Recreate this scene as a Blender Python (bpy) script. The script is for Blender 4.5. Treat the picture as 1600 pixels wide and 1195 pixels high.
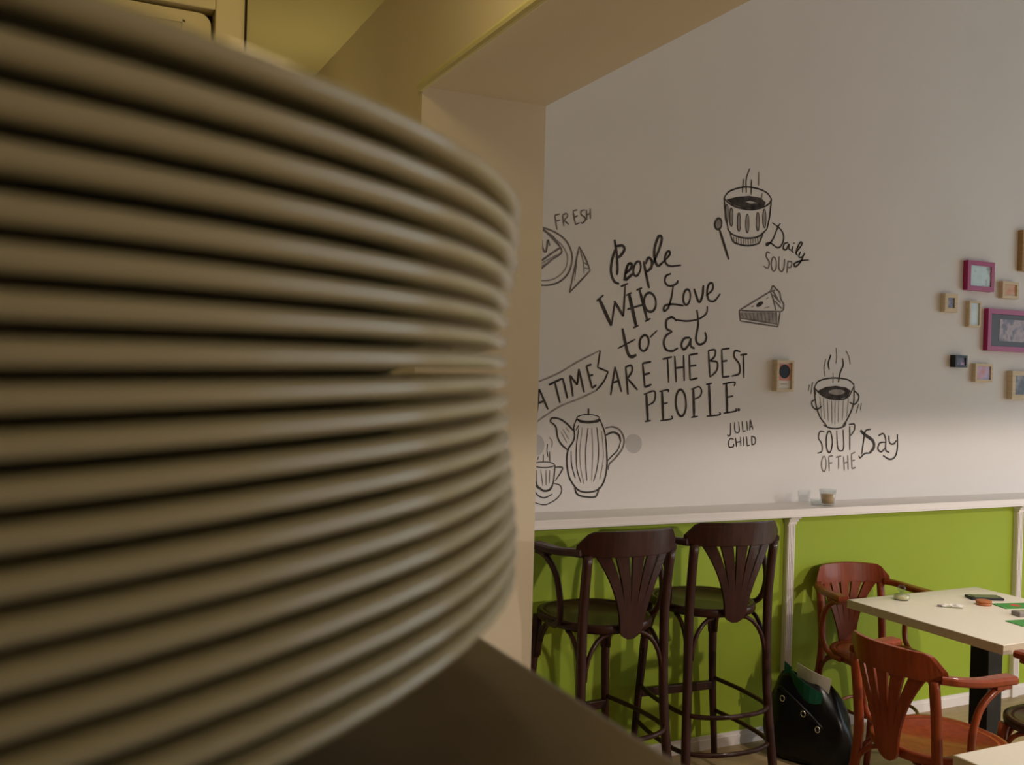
import bpy, bmesh, math, random
from mathutils import Vector, Matrix

for o in list(bpy.data.objects):
    bpy.data.objects.remove(o)
scene = bpy.context.scene
col = scene.collection
R = math.radians

# ------------------------------------------------------------------ camera
EYE = Vector((0.0, 0.0, 1.70))
YAW, PITCH, ROLL = 0.4463, -0.00647, 0.02701
fwd = Vector((math.sin(YAW) * math.cos(PITCH), math.cos(YAW) * math.cos(PITCH), math.sin(PITCH)))
rgt = Vector((math.cos(YAW), -math.sin(YAW), 0))
upv = rgt.cross(fwd)
rr = rgt * math.cos(ROLL) + upv * math.sin(ROLL)
uu = upv * math.cos(ROLL) - rgt * math.sin(ROLL)
cam_data = bpy.data.cameras.new('camera')
cam = bpy.data.objects.new('camera', cam_data)
col.objects.link(cam)
M = Matrix((rr, uu, -fwd)).transposed().to_4x4()
M.translation = EYE
cam.matrix_world = M
cam_data.sensor_width = 36.0
cam_data.lens = 1514.0 / 1600.0 * 36.0
cam_data.clip_start = 0.01
cam_data.dof.use_dof = True
cam_data.dof.focus_distance = 4.2
cam_data.dof.aperture_fstop = 30.0
scene.camera = cam

# ------------------------------------------------------------------ light
world = bpy.data.worlds.new('world')
scene.world = world
world.use_nodes = True
bg = world.node_tree.nodes['Background']
bg.inputs[0].default_value = (0.75, 0.85, 1.0, 1)
bg.inputs[1].default_value = 0.3

def area(name, loc, target, sx, sy, power, color):
    d = bpy.data.lights.new(name, 'AREA')
    d.shape = 'RECTANGLE'
    d.size, d.size_y, d.energy, d.color = sx, sy, power, color
    o = bpy.data.objects.new(name, d)
    col.objects.link(o)
    o.location = loc
    o.rotation_euler = (Vector(target) - Vector(loc)).to_track_quat('-Z', 'Y').to_euler()
    return o

# daylight that comes in through the shop window at the far right end of the room
area('window_daylight', (7.42, 0.9, 1.75), (0, 0.9, 1.75), 3.6, 2.4, 92, (0.74, 0.91, 1.0))

vs = scene.view_settings
vs.view_transform = 'Standard'
vs.look = 'None'
vs.exposure = -0.66
vs.gamma = 1.0
vs.use_curve_mapping = False

# ------------------------------------------------------------------ materials
def mat(name, color, rough=0.6, spec=0.4, noise=0.0, scale=8.0, stretch=(1, 1, 1), color2=None, metal=0.0,
        trans=0.0, ior=1.45, bump=0.0, emit=None, coat=0.0):
    m = bpy.data.materials.new(name)
    m.use_nodes = True
    nt = m.node_tree
    b = nt.nodes['Principled BSDF']
    b.inputs['Base Color'].default_value = (*color, 1)
    b.inputs['Roughness'].default_value = rough
    b.inputs['Specular IOR Level'].default_value = spec
    b.inputs['Metallic'].default_value = metal
    b.inputs['Transmission Weight'].default_value = trans
    b.inputs['IOR'].default_value = ior
    b.inputs['Coat Weight'].default_value = coat
    b.inputs['Coat Roughness'].default_value = 0.12
    if emit:
        b.inputs['Emission Color'].default_value = (*emit[0], 1)
        b.inputs['Emission Strength'].default_value = emit[1]
    if noise or color2 or bump:
        tc = nt.nodes.new('ShaderNodeTexCoord')
        mp = nt.nodes.new('ShaderNodeMapping')
        mp.inputs['Scale'].default_value = stretch
        nz = nt.nodes.new('ShaderNodeTexNoise')
        nz.inputs['Scale'].default_value = scale
        nz.inputs['Detail'].default_value = 5
        nt.links.new(tc.outputs['Object'], mp.inputs['Vector'])
        nt.links.new(mp.outputs['Vector'], nz.inputs['Vector'])
        if noise or color2:
            c2 = color2 or tuple(c * (1 - noise) for c in color)
            rp = nt.nodes.new('ShaderNodeValToRGB')
            rp.color_ramp.elements[0].position = 0.35
            rp.color_ramp.elements[1].position = 0.65
            rp.color_ramp.elements[0].color = (*color, 1)
            rp.color_ramp.elements[1].color = (*c2, 1)
            nt.links.new(nz.outputs['Fac'], rp.inputs['Fac'])
            nt.links.new(rp.outputs['Color'], b.inputs['Base Color'])
        if bump:
            bp = nt.nodes.new('ShaderNodeBump')
            bp.inputs['Strength'].default_value = bump
            bp.inputs['Distance'].default_value = 0.002
            nt.links.new(nz.outputs['Fac'], bp.inputs['Height'])
            nt.links.new(bp.outputs['Normal'], b.inputs['Normal'])
    return m

M_ = {
    'wall': mat('white_wall_paint', (0.755, 0.74, 0.725), 0.85, 0.2, 0.03, 2.0, bump=0.05),
    'cream_wall': mat('cream_wall_paint', (0.78, 0.70, 0.54), 0.85, 0.2, 0.03, 2.0),
    'yellow': mat('yellow_ceiling_paint', (0.74, 0.70, 0.38), 0.8, 0.2, 0.03, 1.5),
    'green': mat('lime_green_paint', (0.34, 0.46, 0.035), 0.6, 0.3, 0.05, 2.0),
    'ledge': mat('white_gloss_paint', (0.84, 0.80, 0.77), 0.4, 0.4, 0.02, 3.0),
    'floor': mat('tan_floor', (0.42, 0.31, 0.17), 0.5, 0.4, color2=(0.33, 0.24, 0.13), scale=5.0, stretch=(1, 6, 1)),
    'plate': mat('cream_china', (0.72, 0.67, 0.44), 0.17, 0.55, 0.02, 4.0, coat=0.2),
    'counter': mat('brown_grey_counter_top', (0.205, 0.16, 0.105), 0.55, 0.4, 0.15, 40.0),
    'cab': mat('brown_cabinet_side', (0.18, 0.12, 0.08), 0.6, 0.3, 0.1, 9.0),
    'red': mat('red_brown_wood', (0.28, 0.048, 0.009), 0.38, 0.4, color2=(0.20, 0.032, 0.006), scale=7.0, stretch=(6, 6, 1.2), coat=0.25),
    'redseat': mat('orange_brown_plywood', (0.42, 0.12, 0.025), 0.35, 0.45, color2=(0.34, 0.085, 0.018), scale=5.0, stretch=(6, 1, 6), coat=0.2),
    'dark': mat('dark_brown_wood', (0.045, 0.012, 0.007), 0.42, 0.35, color2=(0.028, 0.007, 0.005), scale=7.0, stretch=(6, 6, 1.2), coat=0.15),
    'darkseat': mat('dark_olive_brown_plywood', (0.13, 0.075, 0.038), 0.45, 0.4, color2=(0.10, 0.055, 0.028), scale=5.0, stretch=(6, 1, 6)),
    'table': mat('cream_table_laminate', (0.82, 0.78, 0.66), 0.35, 0.4, 0.03, 60.0),
    'tedge': mat('beige_table_edge', (0.60, 0.52, 0.38), 0.5, 0.4, 0.04, 30.0),
    'black': mat('black_metal', (0.012, 0.011, 0.013), 0.45, 0.4, 0.2, 30.0),
    'bag': mat('black_bag_leather', (0.004, 0.004, 0.0045), 0.3, 0.35, 0.2, 20.0, bump=0.5),
    'steel': mat('shiny_buckle_metal', (0.75, 0.72, 0.65), 0.2, 0.5, 0.1, 20.0, metal=1.0),
    'gpaper': mat('teal_green_paper', (0.006, 0.10, 0.055), 0.5, 0.4, 0.2, 12.0),
    'wpaper': mat('white_paper', (0.75, 0.74, 0.70), 0.7, 0.2, 0.05, 12.0),
    'ink_d': mat('black_ink', (0.035, 0.030, 0.030), 0.9, 0.1, color2=(0.10, 0.09, 0.088), scale=25.0),
    'ink_m': mat('grey_ink', (0.14, 0.125, 0.12), 0.9, 0.1, color2=(0.24, 0.22, 0.21), scale=25.0),
    'ink_g': mat('light_grey_ink', (0.27, 0.25, 0.24), 0.9, 0.1, color2=(0.40, 0.37, 0.36), scale=25.0),
    'ink_p': mat('pale_grey_paint', (0.55, 0.535, 0.53), 0.9, 0.1, 0.06, 10.0),
    'magenta': mat('magenta_frame_lacquer', (0.38, 0.02, 0.13), 0.35, 0.4, 0.08, 20.0),
    'pine': mat('pale_pine_frame', (0.70, 0.57, 0.39), 0.6, 0.3, 0.15, 15.0, (1, 1, 8)),
    'oak': mat('tan_oak_frame', (0.42, 0.26, 0.11), 0.6, 0.3, 0.15, 15.0, (1, 1, 8)),
    'wax': mat('beige_wax', (0.70, 0.47, 0.25), 0.5, 0.3, 0.08, 20.0),
    'ywax': mat('pale_yellow_wax', (0.75, 0.68, 0.40), 0.5, 0.3, 0.08, 20.0),
    'cookie': mat('orange_brown_tin', (0.45, 0.15, 0.05), 0.5, 0.4, 0.15, 40.0),
    'card': mat('green_card', (0.06, 0.30, 0.06), 0.5, 0.3, 0.1, 20.0),
    'redprint': mat('red_print', (0.55, 0.10, 0.06), 0.6, 0.3, 0.1, 20.0),
    'grey': mat('grey_plastic', (0.25, 0.22, 0.22), 0.4, 0.4, 0.1, 20.0),
    'shade': mat('lamp_shade_black', (0.03, 0.03, 0.03), 0.5, 0.3, 0.1, 10.0),
    'bulb': mat('lamp_bulb', (1, 0.9, 0.75), 0.5, 0.2, noise=0.02, emit=((1, 0.8, 0.55), 6.0)),
    'door': mat('cream_door_paint', (0.76, 0.68, 0.42), 0.5, 0.3, 0.03, 4.0),
    'gap': mat('dark_gap_shade', (0.03, 0.018, 0.008), 0.8, 0.2, 0.1, 10.0),
}

def thin_glass(name, tint=(0.93, 0.95, 0.95), refl=0.12):
    m = bpy.data.materials.new(name)
    m.use_nodes = True
    nt = m.node_tree
    nt.nodes.remove(nt.nodes['Principled BSDF'])
    tr = nt.nodes.new('ShaderNodeBsdfTransparent'); tr.inputs[0].default_value = (*tint, 1)
    gl = nt.nodes.new('ShaderNodeBsdfGlossy'); gl.inputs['Roughness'].default_value = 0.05
    fw = nt.nodes.new('ShaderNodeLayerWeight'); fw.inputs['Blend'].default_value = 0.25
    fr = nt.nodes.new('ShaderNodeMath'); fr.operation = 'MULTIPLY'; fr.inputs[1].default_value = 0.45
    nt.links.new(fw.outputs['Facing'], fr.inputs[0])
    mx = nt.nodes.new('ShaderNodeMixShader')
    nt.links.new(fr.outputs[0], mx.inputs[0])
    nt.links.new(tr.outputs[0], mx.inputs[1]); nt.links.new(gl.outputs[0], mx.inputs[2])
    nt.links.new(mx.outputs[0], nt.nodes['Material Output'].inputs[0])
    return m
M_['glass'] = thin_glass('clear_glass')

# ------------------------------------------------------------------ helpers
def obj(name, bm, m, parent=None, smooth=False, bevel=0.0):
    bmesh.ops.recalc_face_normals(bm, faces=bm.faces)
    me = bpy.data.meshes.new(name)
    bm.to_mesh(me)
    bm.free()
    if smooth:
        for p in me.polygons:
            p.use_smooth = True
    me.materials.append(M_[m] if isinstance(m, str) else m)
    o = bpy.data.objects.new(name, me)
    col.objects.link(o)
    if parent:
        o.parent = parent
    if bevel:
        b = o.modifiers.new('bevel', 'BEVEL')
        b.width = bevel
        b.segments = 2
        b.limit_method = 'ANGLE'
    return o

def tag(o, label=None, cat=None, group=None, kind=None):
    if label: o['label'] = label
    if cat: o['category'] = cat
    if group: o['group'] = group
    if kind: o['kind'] = kind
    return o

def thing(name, loc, rz, label, cat, group=None):
    o = bpy.data.objects.new(name, None)
    o.empty_display_size = 0.05
    col.objects.link(o)
    o.location = loc
    o.rotation_euler = (0, 0, rz)
    return tag(o, label, cat, group)

def copy_tree(o, parent=None):
    c = o.copy()
    col.objects.link(c)
    c.parent = parent
    for ch in list(o.children):
        copy_tree(ch, c)
    return c

def box(bm, x0, x1, y0, y1, z0, z1):
    v = [bm.verts.new((x, y, z)) for z in (z0, z1) for y in (y0, y1) for x in (x0, x1)]
    for f in ((0, 1, 3, 2), (4, 6, 7, 5), (0, 4, 5, 1), (2, 3, 7, 6), (0, 2, 6, 4), (1, 5, 7, 3)):
        bm.faces.new([v[i] for i in f])
    return bm

def B(*a):
    return box(bmesh.new(), *a)

def catmull(pts, n=6):
    P = [Vector(p) for p in pts]
    if len(P) < 3:
        return P
    closed = (P[0] - P[-1]).length < 1e-6
    out = []
    for i in range(len(P) - 1):
        p1, p2 = P[i], P[i + 1]
        p0 = P[i - 1] if i > 0 else (P[-2] if closed else p1 * 2 - p2)
        p3 = P[i + 2] if i + 2 < len(P) else (P[1] if closed else p2 * 2 - p1)
        for k in range(n):
            t = k / n
            out.append(0.5 * ((2 * p1) + (p2 - p0) * t + (2 * p0 - 5 * p1 + 4 * p2 - p3) * t * t + (3 * p1 - p0 - 3 * p2 + p3) * t ** 3))
    out.append(P[-1])
    return out

def sweep(bm, pts, prof, closed=False, up=Vector((0, 0, 1)), scales=None):
    """sweep a closed 2D profile (side, up) along a path; keeps the profile upright against 'up'"""
    P = [Vector(p) for p in pts]
    n = len(P)
    rings = []
    for i in range(n):
        a = P[i - 1] if (i > 0 or closed) else P[i]
        b = P[(i + 1) % n] if (i < n - 1 or closed) else P[i]
        t = (b - a).normalized()
        s = t.cross(up)
        if s.length < 1e-4:
            s = t.cross(Vector((0, 1, 0)))
        s.normalize()
        u = s.cross(t).normalized()
        k = scales[i] if scales else 1.0
        if not isinstance(k, tuple):
            k = (k, k)
        rings.append([bm.verts.new(P[i] + s * q[0] * k[0] + u * q[1] * k[1]) for q in prof])
    m = len(prof)
    for i in range(n if closed else n - 1):
        a, b = rings[i], rings[(i + 1) % n]
        for j in range(m):
            bm.faces.new((a[j], a[(j + 1) % m], b[(j + 1) % m], b[j]))
    if not closed:
        bm.faces.new(rings[0][::-1])
        bm.faces.new(rings[-1])
    return bm

def circ(r, n=8):
    return [(r * math.cos(2 * math.pi * i / n), r * math.sin(2 * math.pi * i / n)) for i in range(n)]

def rect(w, h, c=0.15):
    w, h = w / 2, h / 2
    k = min(w, h) * 2 * c
    return [(w - k, -h), (w, -h + k), (w, h - k), (w - k, h), (-w + k, h), (-w, h - k), (-w, -h + k), (-w + k, -h)]

def tube(pts, r, n=8, up=Vector((0, 0, 1)), smooth=4, closed=False, scales=None):
    path = catmull(pts, smooth) if smooth else [Vector(p) for p in pts]
    if closed and (path[0] - path[-1]).length < 1e-6:
        path = path[:-1]
    if scales:
        m = len(path)
        sc = [scales[0] + (scales[1] - scales[0]) * i / (m - 1) for i in range(m)]
    else:
        sc = None
    return sweep(bmesh.new(), path, circ(r, n) if not isinstance(r, list) else r, closed, up, sc)

def lathe(prof, n=32, bm=None, c=(0, 0, 0)):
    """closed or open profile of (r, z); r = 0 ends are capped to a point"""
    bm = bm or bmesh.new()
    rings = []
    for r, z in prof:
        if r < 1e-6:
            rings.append([bm.verts.new((c[0], c[1], c[2] + z))])
        else:
            rings.append([bm.verts.new((c[0] + r * math.cos(2 * math.pi * i / n), c[1] + r * math.sin(2 * math.pi * i / n), c[2] + z)) for i in range(n)])
    for a, b in zip(rings, rings[1:]):
        for i in range(n):
            j = (i + 1) % n
            if len(a) == 1:
                bm.faces.new((a[0], b[i], b[j]))
            elif len(b) == 1:
                bm.faces.new((a[i], a[j], b[0]))
            else:
                bm.faces.new((a[i], a[j], b[j], b[i]))
    return bm

def loft(sections, cap=True, bm=None):
    bm = bm or bmesh.new()
    rings = [[bm.verts.new(p) for p in s] for s in sections]
    n = len(rings[0])
    for a, b in zip(rings, rings[1:]):
        for i in range(n):
            j = (i + 1) % n
            bm.faces.new((a[i], a[j], b[j], b[i]))
    if cap:
        bm.faces.new(rings[0][::-1])
        bm.faces.new(rings[-1])
    return bm

def struct(name, bm, m, label, cat='wall', **k):
    return tag(obj(name, bm, m, **k), label, cat, kind='structure')

# wall drawings: (tone+form, stroke width mm, [(x, z) in mm on the wall])
MURAL = {
 'fresh': [
  ('ml',6.2,[(1920,2386),(1932,2327)]),
  ('ml',6.2,[(1920,2386),(1944,2394)]),
  ('ml',6.2,[(1925,2361),(1946,2369)]),
  ('ml',6.3,[(1957,2390),(1965,2344)]),
  ('ms',6.3,[(1957,2390),(1975,2399),(1981,2388),(1964,2369)]),
  ('ml',6.3,[(1966,2369),(1988,2354)]),
  ('ml',6.3,[(2007,2413),(2021,2357)]),
  ('ml',6.3,[(2007,2413),(2028,2420)]),
  ('ml',6.3,[(2014,2387),(2031,2395)]),
  ('ml',6.3,[(2021,2357),(2040,2365)]),
  ('ms',6.3,[(2066,2423),(2049,2417),(2047,2402),(2065,2392),(2068,2379),(2054,2365),(2046,2369)]),
  ('ml',6.3,[(2073,2425),(2076,2381)]),
  ('ml',6.3,[(2091,2432),(2094,2387)]),
  ('ml',6.3,[(2075,2403),(2093,2410)]),
 ],
 'sandwich': [
  ('ms',7.7,[(1840,2335),(1862,2330),(1920,2316),(1974,2286),(2004,2241),(2008,2194),(1992,2146),(1953,2108),(1900,2089),(1839,2086)]),
  ('gs',5.4,[(1894,2302),(1952,2268),(1983,2228),(1986,2192),(1973,2156),(1934,2122),(1891,2108),(1838,2106)]),
  ('ms',7.7,[(1858,2330),(1898,2299),(1952,2253)]),
  ('ms',7.8,[(1952,2253),(1955,2229),(1906,2193),(1846,2143)]),
  ('ms',7.8,[(1952,2253),(1905,2221),(1845,2177)]),
  ('ms',7.7,[(1842,2274),(1854,2299),(1869,2238),(1883,2231),(1890,2278),(1899,2256)]),
  ('ms',7.7,[(1860,2321),(1911,2297),(1944,2263)]),
  ('gl',3.9,[(1858,2175),(1940,2224)]),
  ('gl',3.9,[(1863,2166),(1932,2208)]),
 ],
 'napkin': [
  ('ml',7.1,[(2042,2264),(2001,2064)]),
  ('ml',7.1,[(2001,2064),(2100,2165)]),
  ('ms',7.2,[(2100,2165),(2075,2215),(2042,2264)]),
  ('ms',4,[(2047,2248),(2065,2198),(2070,2151)]),
  ('ml',4,[(2065,2198),(2094,2185)]),
  ('ml',4,[(2067,2175),(2097,2171)]),
  ('ml',3.9,[(2034,2220),(2024,2117)]),
 ],
 'cup': [
  ('ds',7.7,[(2802,2552),(2830,2583),(2882,2605),(2937,2616),(3001,2614),(3051,2601),(3080,2576)]),
  ('ds',7.7,[(2802,2552),(2821,2535),(2859,2519),(2907,2512),(2972,2514),(3037,2533),(3070,2555),(3080,2576)]),
  ('df',0,[(2815,2545),(2873,2563),(2948,2576),(3014,2574),(3047,2555),(3037,2536),(2972,2517),(2907,2515),(2853,2525)]),
  ('pf',0,[(2925,2546),(2954,2554),(2995,2547),(2955,2540)]),
  ('ds',7.7,[(2802,2552),(2813,2476),(2831,2410)]),
  ('ds',7.9,[(3080,2576),(3072,2492),(3058,2430)]),
  ('ds',7.7,[(2825,2413),(2858,2386),(2934,2376),(3009,2391),(3058,2430)]),
  ('ds',7.7,[(2842,2395),(2859,2357),(2892,2345),(2946,2342),(3000,2354),(3017,2366),(3033,2400)]),
  ('ml',4.3,[(2864,2377),(2866,2352)]),
  ('ml',4.3,[(2878,2376),(2880,2349)]),
  ('ml',4.3,[(2892,2376),(2894,2347)]),
  ('ml',4.3,[(2906,2376),(2908,2345)]),
  ('ml',4.3,[(2920,2377),(2922,2344)]),
  ('ml',4.3,[(2934,2377),(2936,2345)]),
  ('ml',4.3,[(2948,2379),(2950,2347)]),
  ('ml',4.3,[(2962,2381),(2964,2350)]),
  ('ml',4.3,[(2976,2383),(2978,2354)]),
  ('ml',4.3,[(2990,2386),(2992,2358)]),
  ('ml',4.3,[(3004,2389),(3006,2364)]),
  ('ml',4.3,[(3018,2392),(3020,2370)]),
  ('gf',0,[(2829,2482),(2829,2466),(2828,2452),(2825,2442),(2821,2439),(2818,2442),(2814,2450),(2812,2464),(2810,2480),(2810,2496),(2812,2510),(2815,2520),(2818,2524),(2822,2521),(2825,2512),(2828,2498)]),
  ('ds',4.3,[(2829,2482),(2828,2457),(2824,2441),(2818,2440),(2813,2455),(2810,2480),(2811,2505),(2815,2521),(2821,2522),(2827,2507),(2829,2482)]),
  ('gf',0,[(2856,2468),(2856,2451),(2855,2437),(2852,2428),(2848,2424),(2845,2427),(2841,2436),(2839,2449),(2837,2466),(2837,2482),(2839,2496),(2842,2506),(2845,2509),(2849,2506),(2852,2497),(2855,2484)]),
  ('ds',4.3,[(2856,2468),(2855,2442),(2851,2426),(2845,2426),(2840,2441),(2837,2466),(2838,2491),(2842,2507),(2848,2507),(2854,2492),(2856,2468)]),
  ('gf',0,[(2901,2449),(2901,2432),(2899,2418),(2896,2408),(2893,2405),(2889,2408),(2886,2417),(2883,2430),(2882,2447),(2882,2463),(2883,2477),(2886,2487),(2890,2490),(2894,2488),(2897,2479),(2900,2465)]),
  ('ds',4.3,[(2901,2449),(2900,2423),(2896,2407),(2890,2407),(2884,2422),(2882,2447),(2883,2472),(2887,2488),(2893,2489),(2898,2474),(2901,2449)]),
  ('gf',0,[(2951,2446),(2950,2430),(2949,2416),(2946,2406),(2942,2402),(2939,2405),(2935,2414),(2933,2428),(2931,2444),(2931,2461),(2933,2475),(2936,2485),(2939,2488),(2943,2485),(2947,2476),(2949,2463)]),
  ('ds',4.3,[(2951,2446),(2950,2421),(2945,2405),(2939,2404),(2934,2419),(2931,2444),(2932,2470),(2936,2486),(2942,2487),(2948,2471),(2951,2446)]),
  ('gf',0,[(3012,2461),(3012,2444),(3011,2430),(3008,2420),(3004,2417),(3000,2419),(2997,2429),(2994,2442),(2993,2459),(2993,2475),(2994,2490),(2997,2499),(3001,2503),(3005,2500),(3008,2491),(3011,2477)]),
  ('ds',4.3,[(3012,2461),(3011,2435),(3007,2419),(3001,2418),(2995,2434),(2993,2459),(2994,2484),(2998,2501),(3004,2501),(3010,2486),(3012,2461)]),
  ('gf',0,[(3051,2480),(3051,2463),(3050,2449),(3047,2439),(3043,2436),(3039,2439),(3036,2448),(3033,2462),(3031,2478),(3032,2495),(3033,2509),(3036,2519),(3040,2522),(3044,2519),(3047,2510),(3050,2497)]),
  ('ds',4.4,[(3051,2480),(3050,2454),(3046,2438),(3040,2437),(3034,2453),(3031,2478),(3032,2504),(3037,2520),(3043,2521),(3048,2505),(3051,2480)]),
  ('dl',6,[(2910,2651),(2907,2587)]),
  ('dl',6.1,[(2958,2654),(2958,2583)]),
  ('ds',6,[(2946,2705),(2927,2651),(2930,2589)]),
  ('ml',5.2,[(3000,2694),(3001,2629)]),
  ('ml',5.2,[(3024,2596),(3020,2566)]),
 ],
 'spoon': [
  ('ds',10.2,[(2792,2428),(2788,2415),(2779,2406),(2770,2403),(2761,2406),(2755,2416),(2754,2429),(2759,2441),(2767,2451),(2777,2454),(2786,2450),(2791,2441),(2792,2428)]),
  ('gf',0,[(2789,2428),(2786,2419),(2782,2412),(2776,2407),(2770,2405),(2764,2407),(2760,2412),(2758,2420),(2758,2429),(2760,2437),(2764,2445),(2770,2450),(2776,2451),(2782,2449),(2786,2444),(2789,2437)]),
  ('dl',12.8,[(2781,2403),(2839,2269)]),
 ],
 'daily_soup': [
  ('ds',7.9,[(3138,2465),(3121,2440),(3096,2385),(3064,2354),(3057,2360),(3082,2366),(3127,2347),(3153,2368),(3161,2404),(3141,2436),(3090,2463)]),
  ('ds',8,[(3188,2377),(3166,2369),(3160,2347),(3178,2342),(3194,2370),(3196,2347),(3210,2342)]),
  ('ds',8,[(3220,2361),(3214,2340),(3225,2332)]),
  ('dl',8,[(3224,2379),(3227,2374)]),
  ('ds',8,[(3236,2329),(3264,2361),(3276,2380),(3265,2385),(3248,2358),(3240,2331),(3250,2320)]),
  ('ds',8,[(3267,2340),(3259,2315),(3278,2314),(3296,2336)]),
  ('ds',8,[(3293,2335),(3271,2293),(3240,2265),(3231,2279),(3271,2296),(3321,2304)]),
  ('ms',7,[(3081,2317),(3063,2321),(3059,2299),(3078,2274),(3070,2246),(3045,2253)]),
  ('ms',7,[(3137,2307),(3137,2253),(3154,2236),(3168,2255),(3171,2297)]),
  ('ml',7.1,[(3192,2292),(3187,2231)]),
  ('ms',7.1,[(3192,2287),(3215,2285),(3211,2262),(3190,2258)]),
  ('ms',7,[(3121,2269),(3120,2252),(3115,2240),(3107,2235),(3099,2238),(3093,2250),(3090,2267),(3092,2283),(3097,2296),(3104,2301),(3112,2297),(3119,2285),(3121,2269)]),
 ],
 'pie': [
  ('gf',0,[(2916,2028),(3128,2038),(3133,1984),(2921,2000)]),
  ('ml',5.2,[(2922,2025),(2934,2002)]),
  ('ml',5.2,[(2945,2026),(2956,2001)]),
  ('ml',5.2,[(2968,2027),(2978,1999)]),
  ('ml',5.2,[(2991,2029),(2999,1998)]),
  ('ml',5.2,[(3014,2030),(3021,1996)]),
  ('ml',5.2,[(3037,2031),(3044,1995)]),
  ('ml',5.2,[(3060,2032),(3066,1993)]),
  ('ml',5.3,[(3083,2033),(3088,1992)]),
  ('ml',5.3,[(3106,2035),(3110,1990)]),
  ('ml',7.7,[(2908,2036),(3090,2137)]),
  ('ms',7.7,[(2908,2036),(3033,2038),(3150,2044)]),
  ('ml',7.7,[(2908,2036),(2917,1987)]),
  ('ml',7.8,[(2917,1987),(3141,1971)]),
  ('ml',7.9,[(3141,1971),(3152,2044)]),
  ('ml',7.9,[(3129,2041),(3133,1980)]),
  ('ml',7.8,[(2917,2001),(3135,1983)]),
  ('ms',7.9,[(3090,2137),(3104,2163),(3123,2151),(3146,2134),(3155,2104),(3173,2079),(3169,2052),(3150,2042)]),
  ('ms',7.9,[(3090,2137),(3108,2101),(3127,2048)]),
  ('ml',7.9,[(3101,2145),(3136,2103)]),
  ('ml',7.9,[(3108,2121),(3154,2085)]),
  ('ml',7.9,[(3118,2093),(3161,2059)]),
  ('ml',7.9,[(3094,2136),(3118,2144)]),
  ('df',0,[(3047,2084),(3048,2081),(3046,2076),(3042,2070),(3035,2065),(3027,2061),(3019,2058),(3012,2058),(3008,2060),(3007,2064),(3009,2069),(3013,2075),(3020,2080),(3028,2084),(3036,2086),(3043,2086)]),
  ('gl',4.3,[(2998,2086),(3011,2094)]),
  ('gl',4.3,[(2978,2055),(2994,2062)]),
  ('gl',4.4,[(3064,2099),(3080,2107)]),
  ('gl',4.4,[(3055,2055),(3088,2063)]),
 ],
 'word_people_script': [
  ('ds',12.1,[(2218,2308),(2230,2251),(2237,2187),(2235,2155)]),
  ('ds',12.1,[(2225,2280),(2259,2286),(2270,2269),(2251,2241),(2232,2229)]),
  ('ds',12.1,[(2222,2266),(2208,2217),(2204,2169),(2221,2128),(2247,2117)]),
  ('ds',12.1,[(2273,2133),(2280,2174),(2292,2206),(2309,2209),(2305,2188),(2277,2162)]),
  ('ds',12.1,[(2277,2162),(2281,2138),(2296,2149),(2320,2169)]),
  ('ds',12.2,[(2371,2225),(2387,2165),(2404,2108)]),
  ('ds',12.3,[(2381,2214),(2397,2243),(2415,2229),(2412,2200),(2389,2180)]),
  ('ds',12.3,[(2415,2207),(2450,2281),(2464,2335),(2447,2342),(2428,2291),(2429,2242),(2447,2211),(2474,2229)]),
  ('ds',9.9,[(2474,2229),(2507,2263),(2507,2281),(2492,2273),(2483,2238),(2509,2215),(2572,2223)]),
  ('ds',10.6,[(2356,2189),(2350,2173),(2341,2161),(2331,2158),(2323,2163),(2319,2176),(2320,2192),(2326,2208),(2335,2219),(2345,2223),(2353,2218),(2357,2205),(2356,2189)]),
 ],
 'word_who': [
  ('dl',16.8,[(2147,2049),(2214,1932)]),
  ('dl',17,[(2300,2078),(2342,1934)]),
  ('dl',12.9,[(2225,2041),(2274,1976)]),
  ('dl',13,[(2353,2102),(2399,1966)]),
  ('dl',8.8,[(2214,1932),(2229,2042)]),
  ('dl',8.9,[(2274,1976),(2279,2116)]),
  ('dl',8.9,[(2294,2008),(2377,2034)]),
  ('dl',8,[(2136,2035),(2170,2064)]),
  ('dl',8.1,[(2257,2106),(2293,2122)]),
  ('dl',8.1,[(2285,2069),(2315,2083)]),
  ('dl',8.1,[(2337,2095),(2367,2107)]),
  ('dl',8.1,[(2326,1928),(2354,1940)]),
  ('dl',8.2,[(2387,1959),(2416,1974)]),
  ('ds',11.5,[(2442,2050),(2441,2028),(2431,2011),(2417,2004),(2400,2007),(2387,2021),(2380,2042),(2381,2063),(2390,2080),(2405,2088),(2421,2084),(2435,2070),(2442,2050)]),
 ],
 'word_love': [
  ('ds',9.9,[(2519,2181),(2493,2169),(2487,2144),(2505,2126),(2533,2129),(2554,2142),(2556,2154)]),
  ('ds',10,[(2533,2130),(2525,2075),(2508,2026),(2487,2011),(2490,2034),(2529,2044),(2592,2041)]),
  ('ds',10.1,[(2716,2094),(2751,2123),(2750,2152),(2730,2147),(2721,2112),(2732,2075),(2764,2073),(2796,2107)]),
  ('ds',11.8,[(2648,2121),(2676,2063),(2695,2090),(2699,2141)]),
  ('ds',10.1,[(2628,2080),(2624,2063),(2616,2050),(2606,2045),(2597,2050),(2591,2063),(2590,2081),(2593,2098),(2601,2111),(2611,2116),(2621,2111),(2627,2098),(2628,2080)]),
 ],
 'word_to': [
  ('ds',14.6,[(2271,1923),(2287,1863),(2303,1815),(2322,1800),(2347,1810)]),
  ('dl',7.3,[(2250,1834),(2339,1878)]),
  ('dl',7.4,[(2416,1889),(2454,1923)]),
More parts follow.
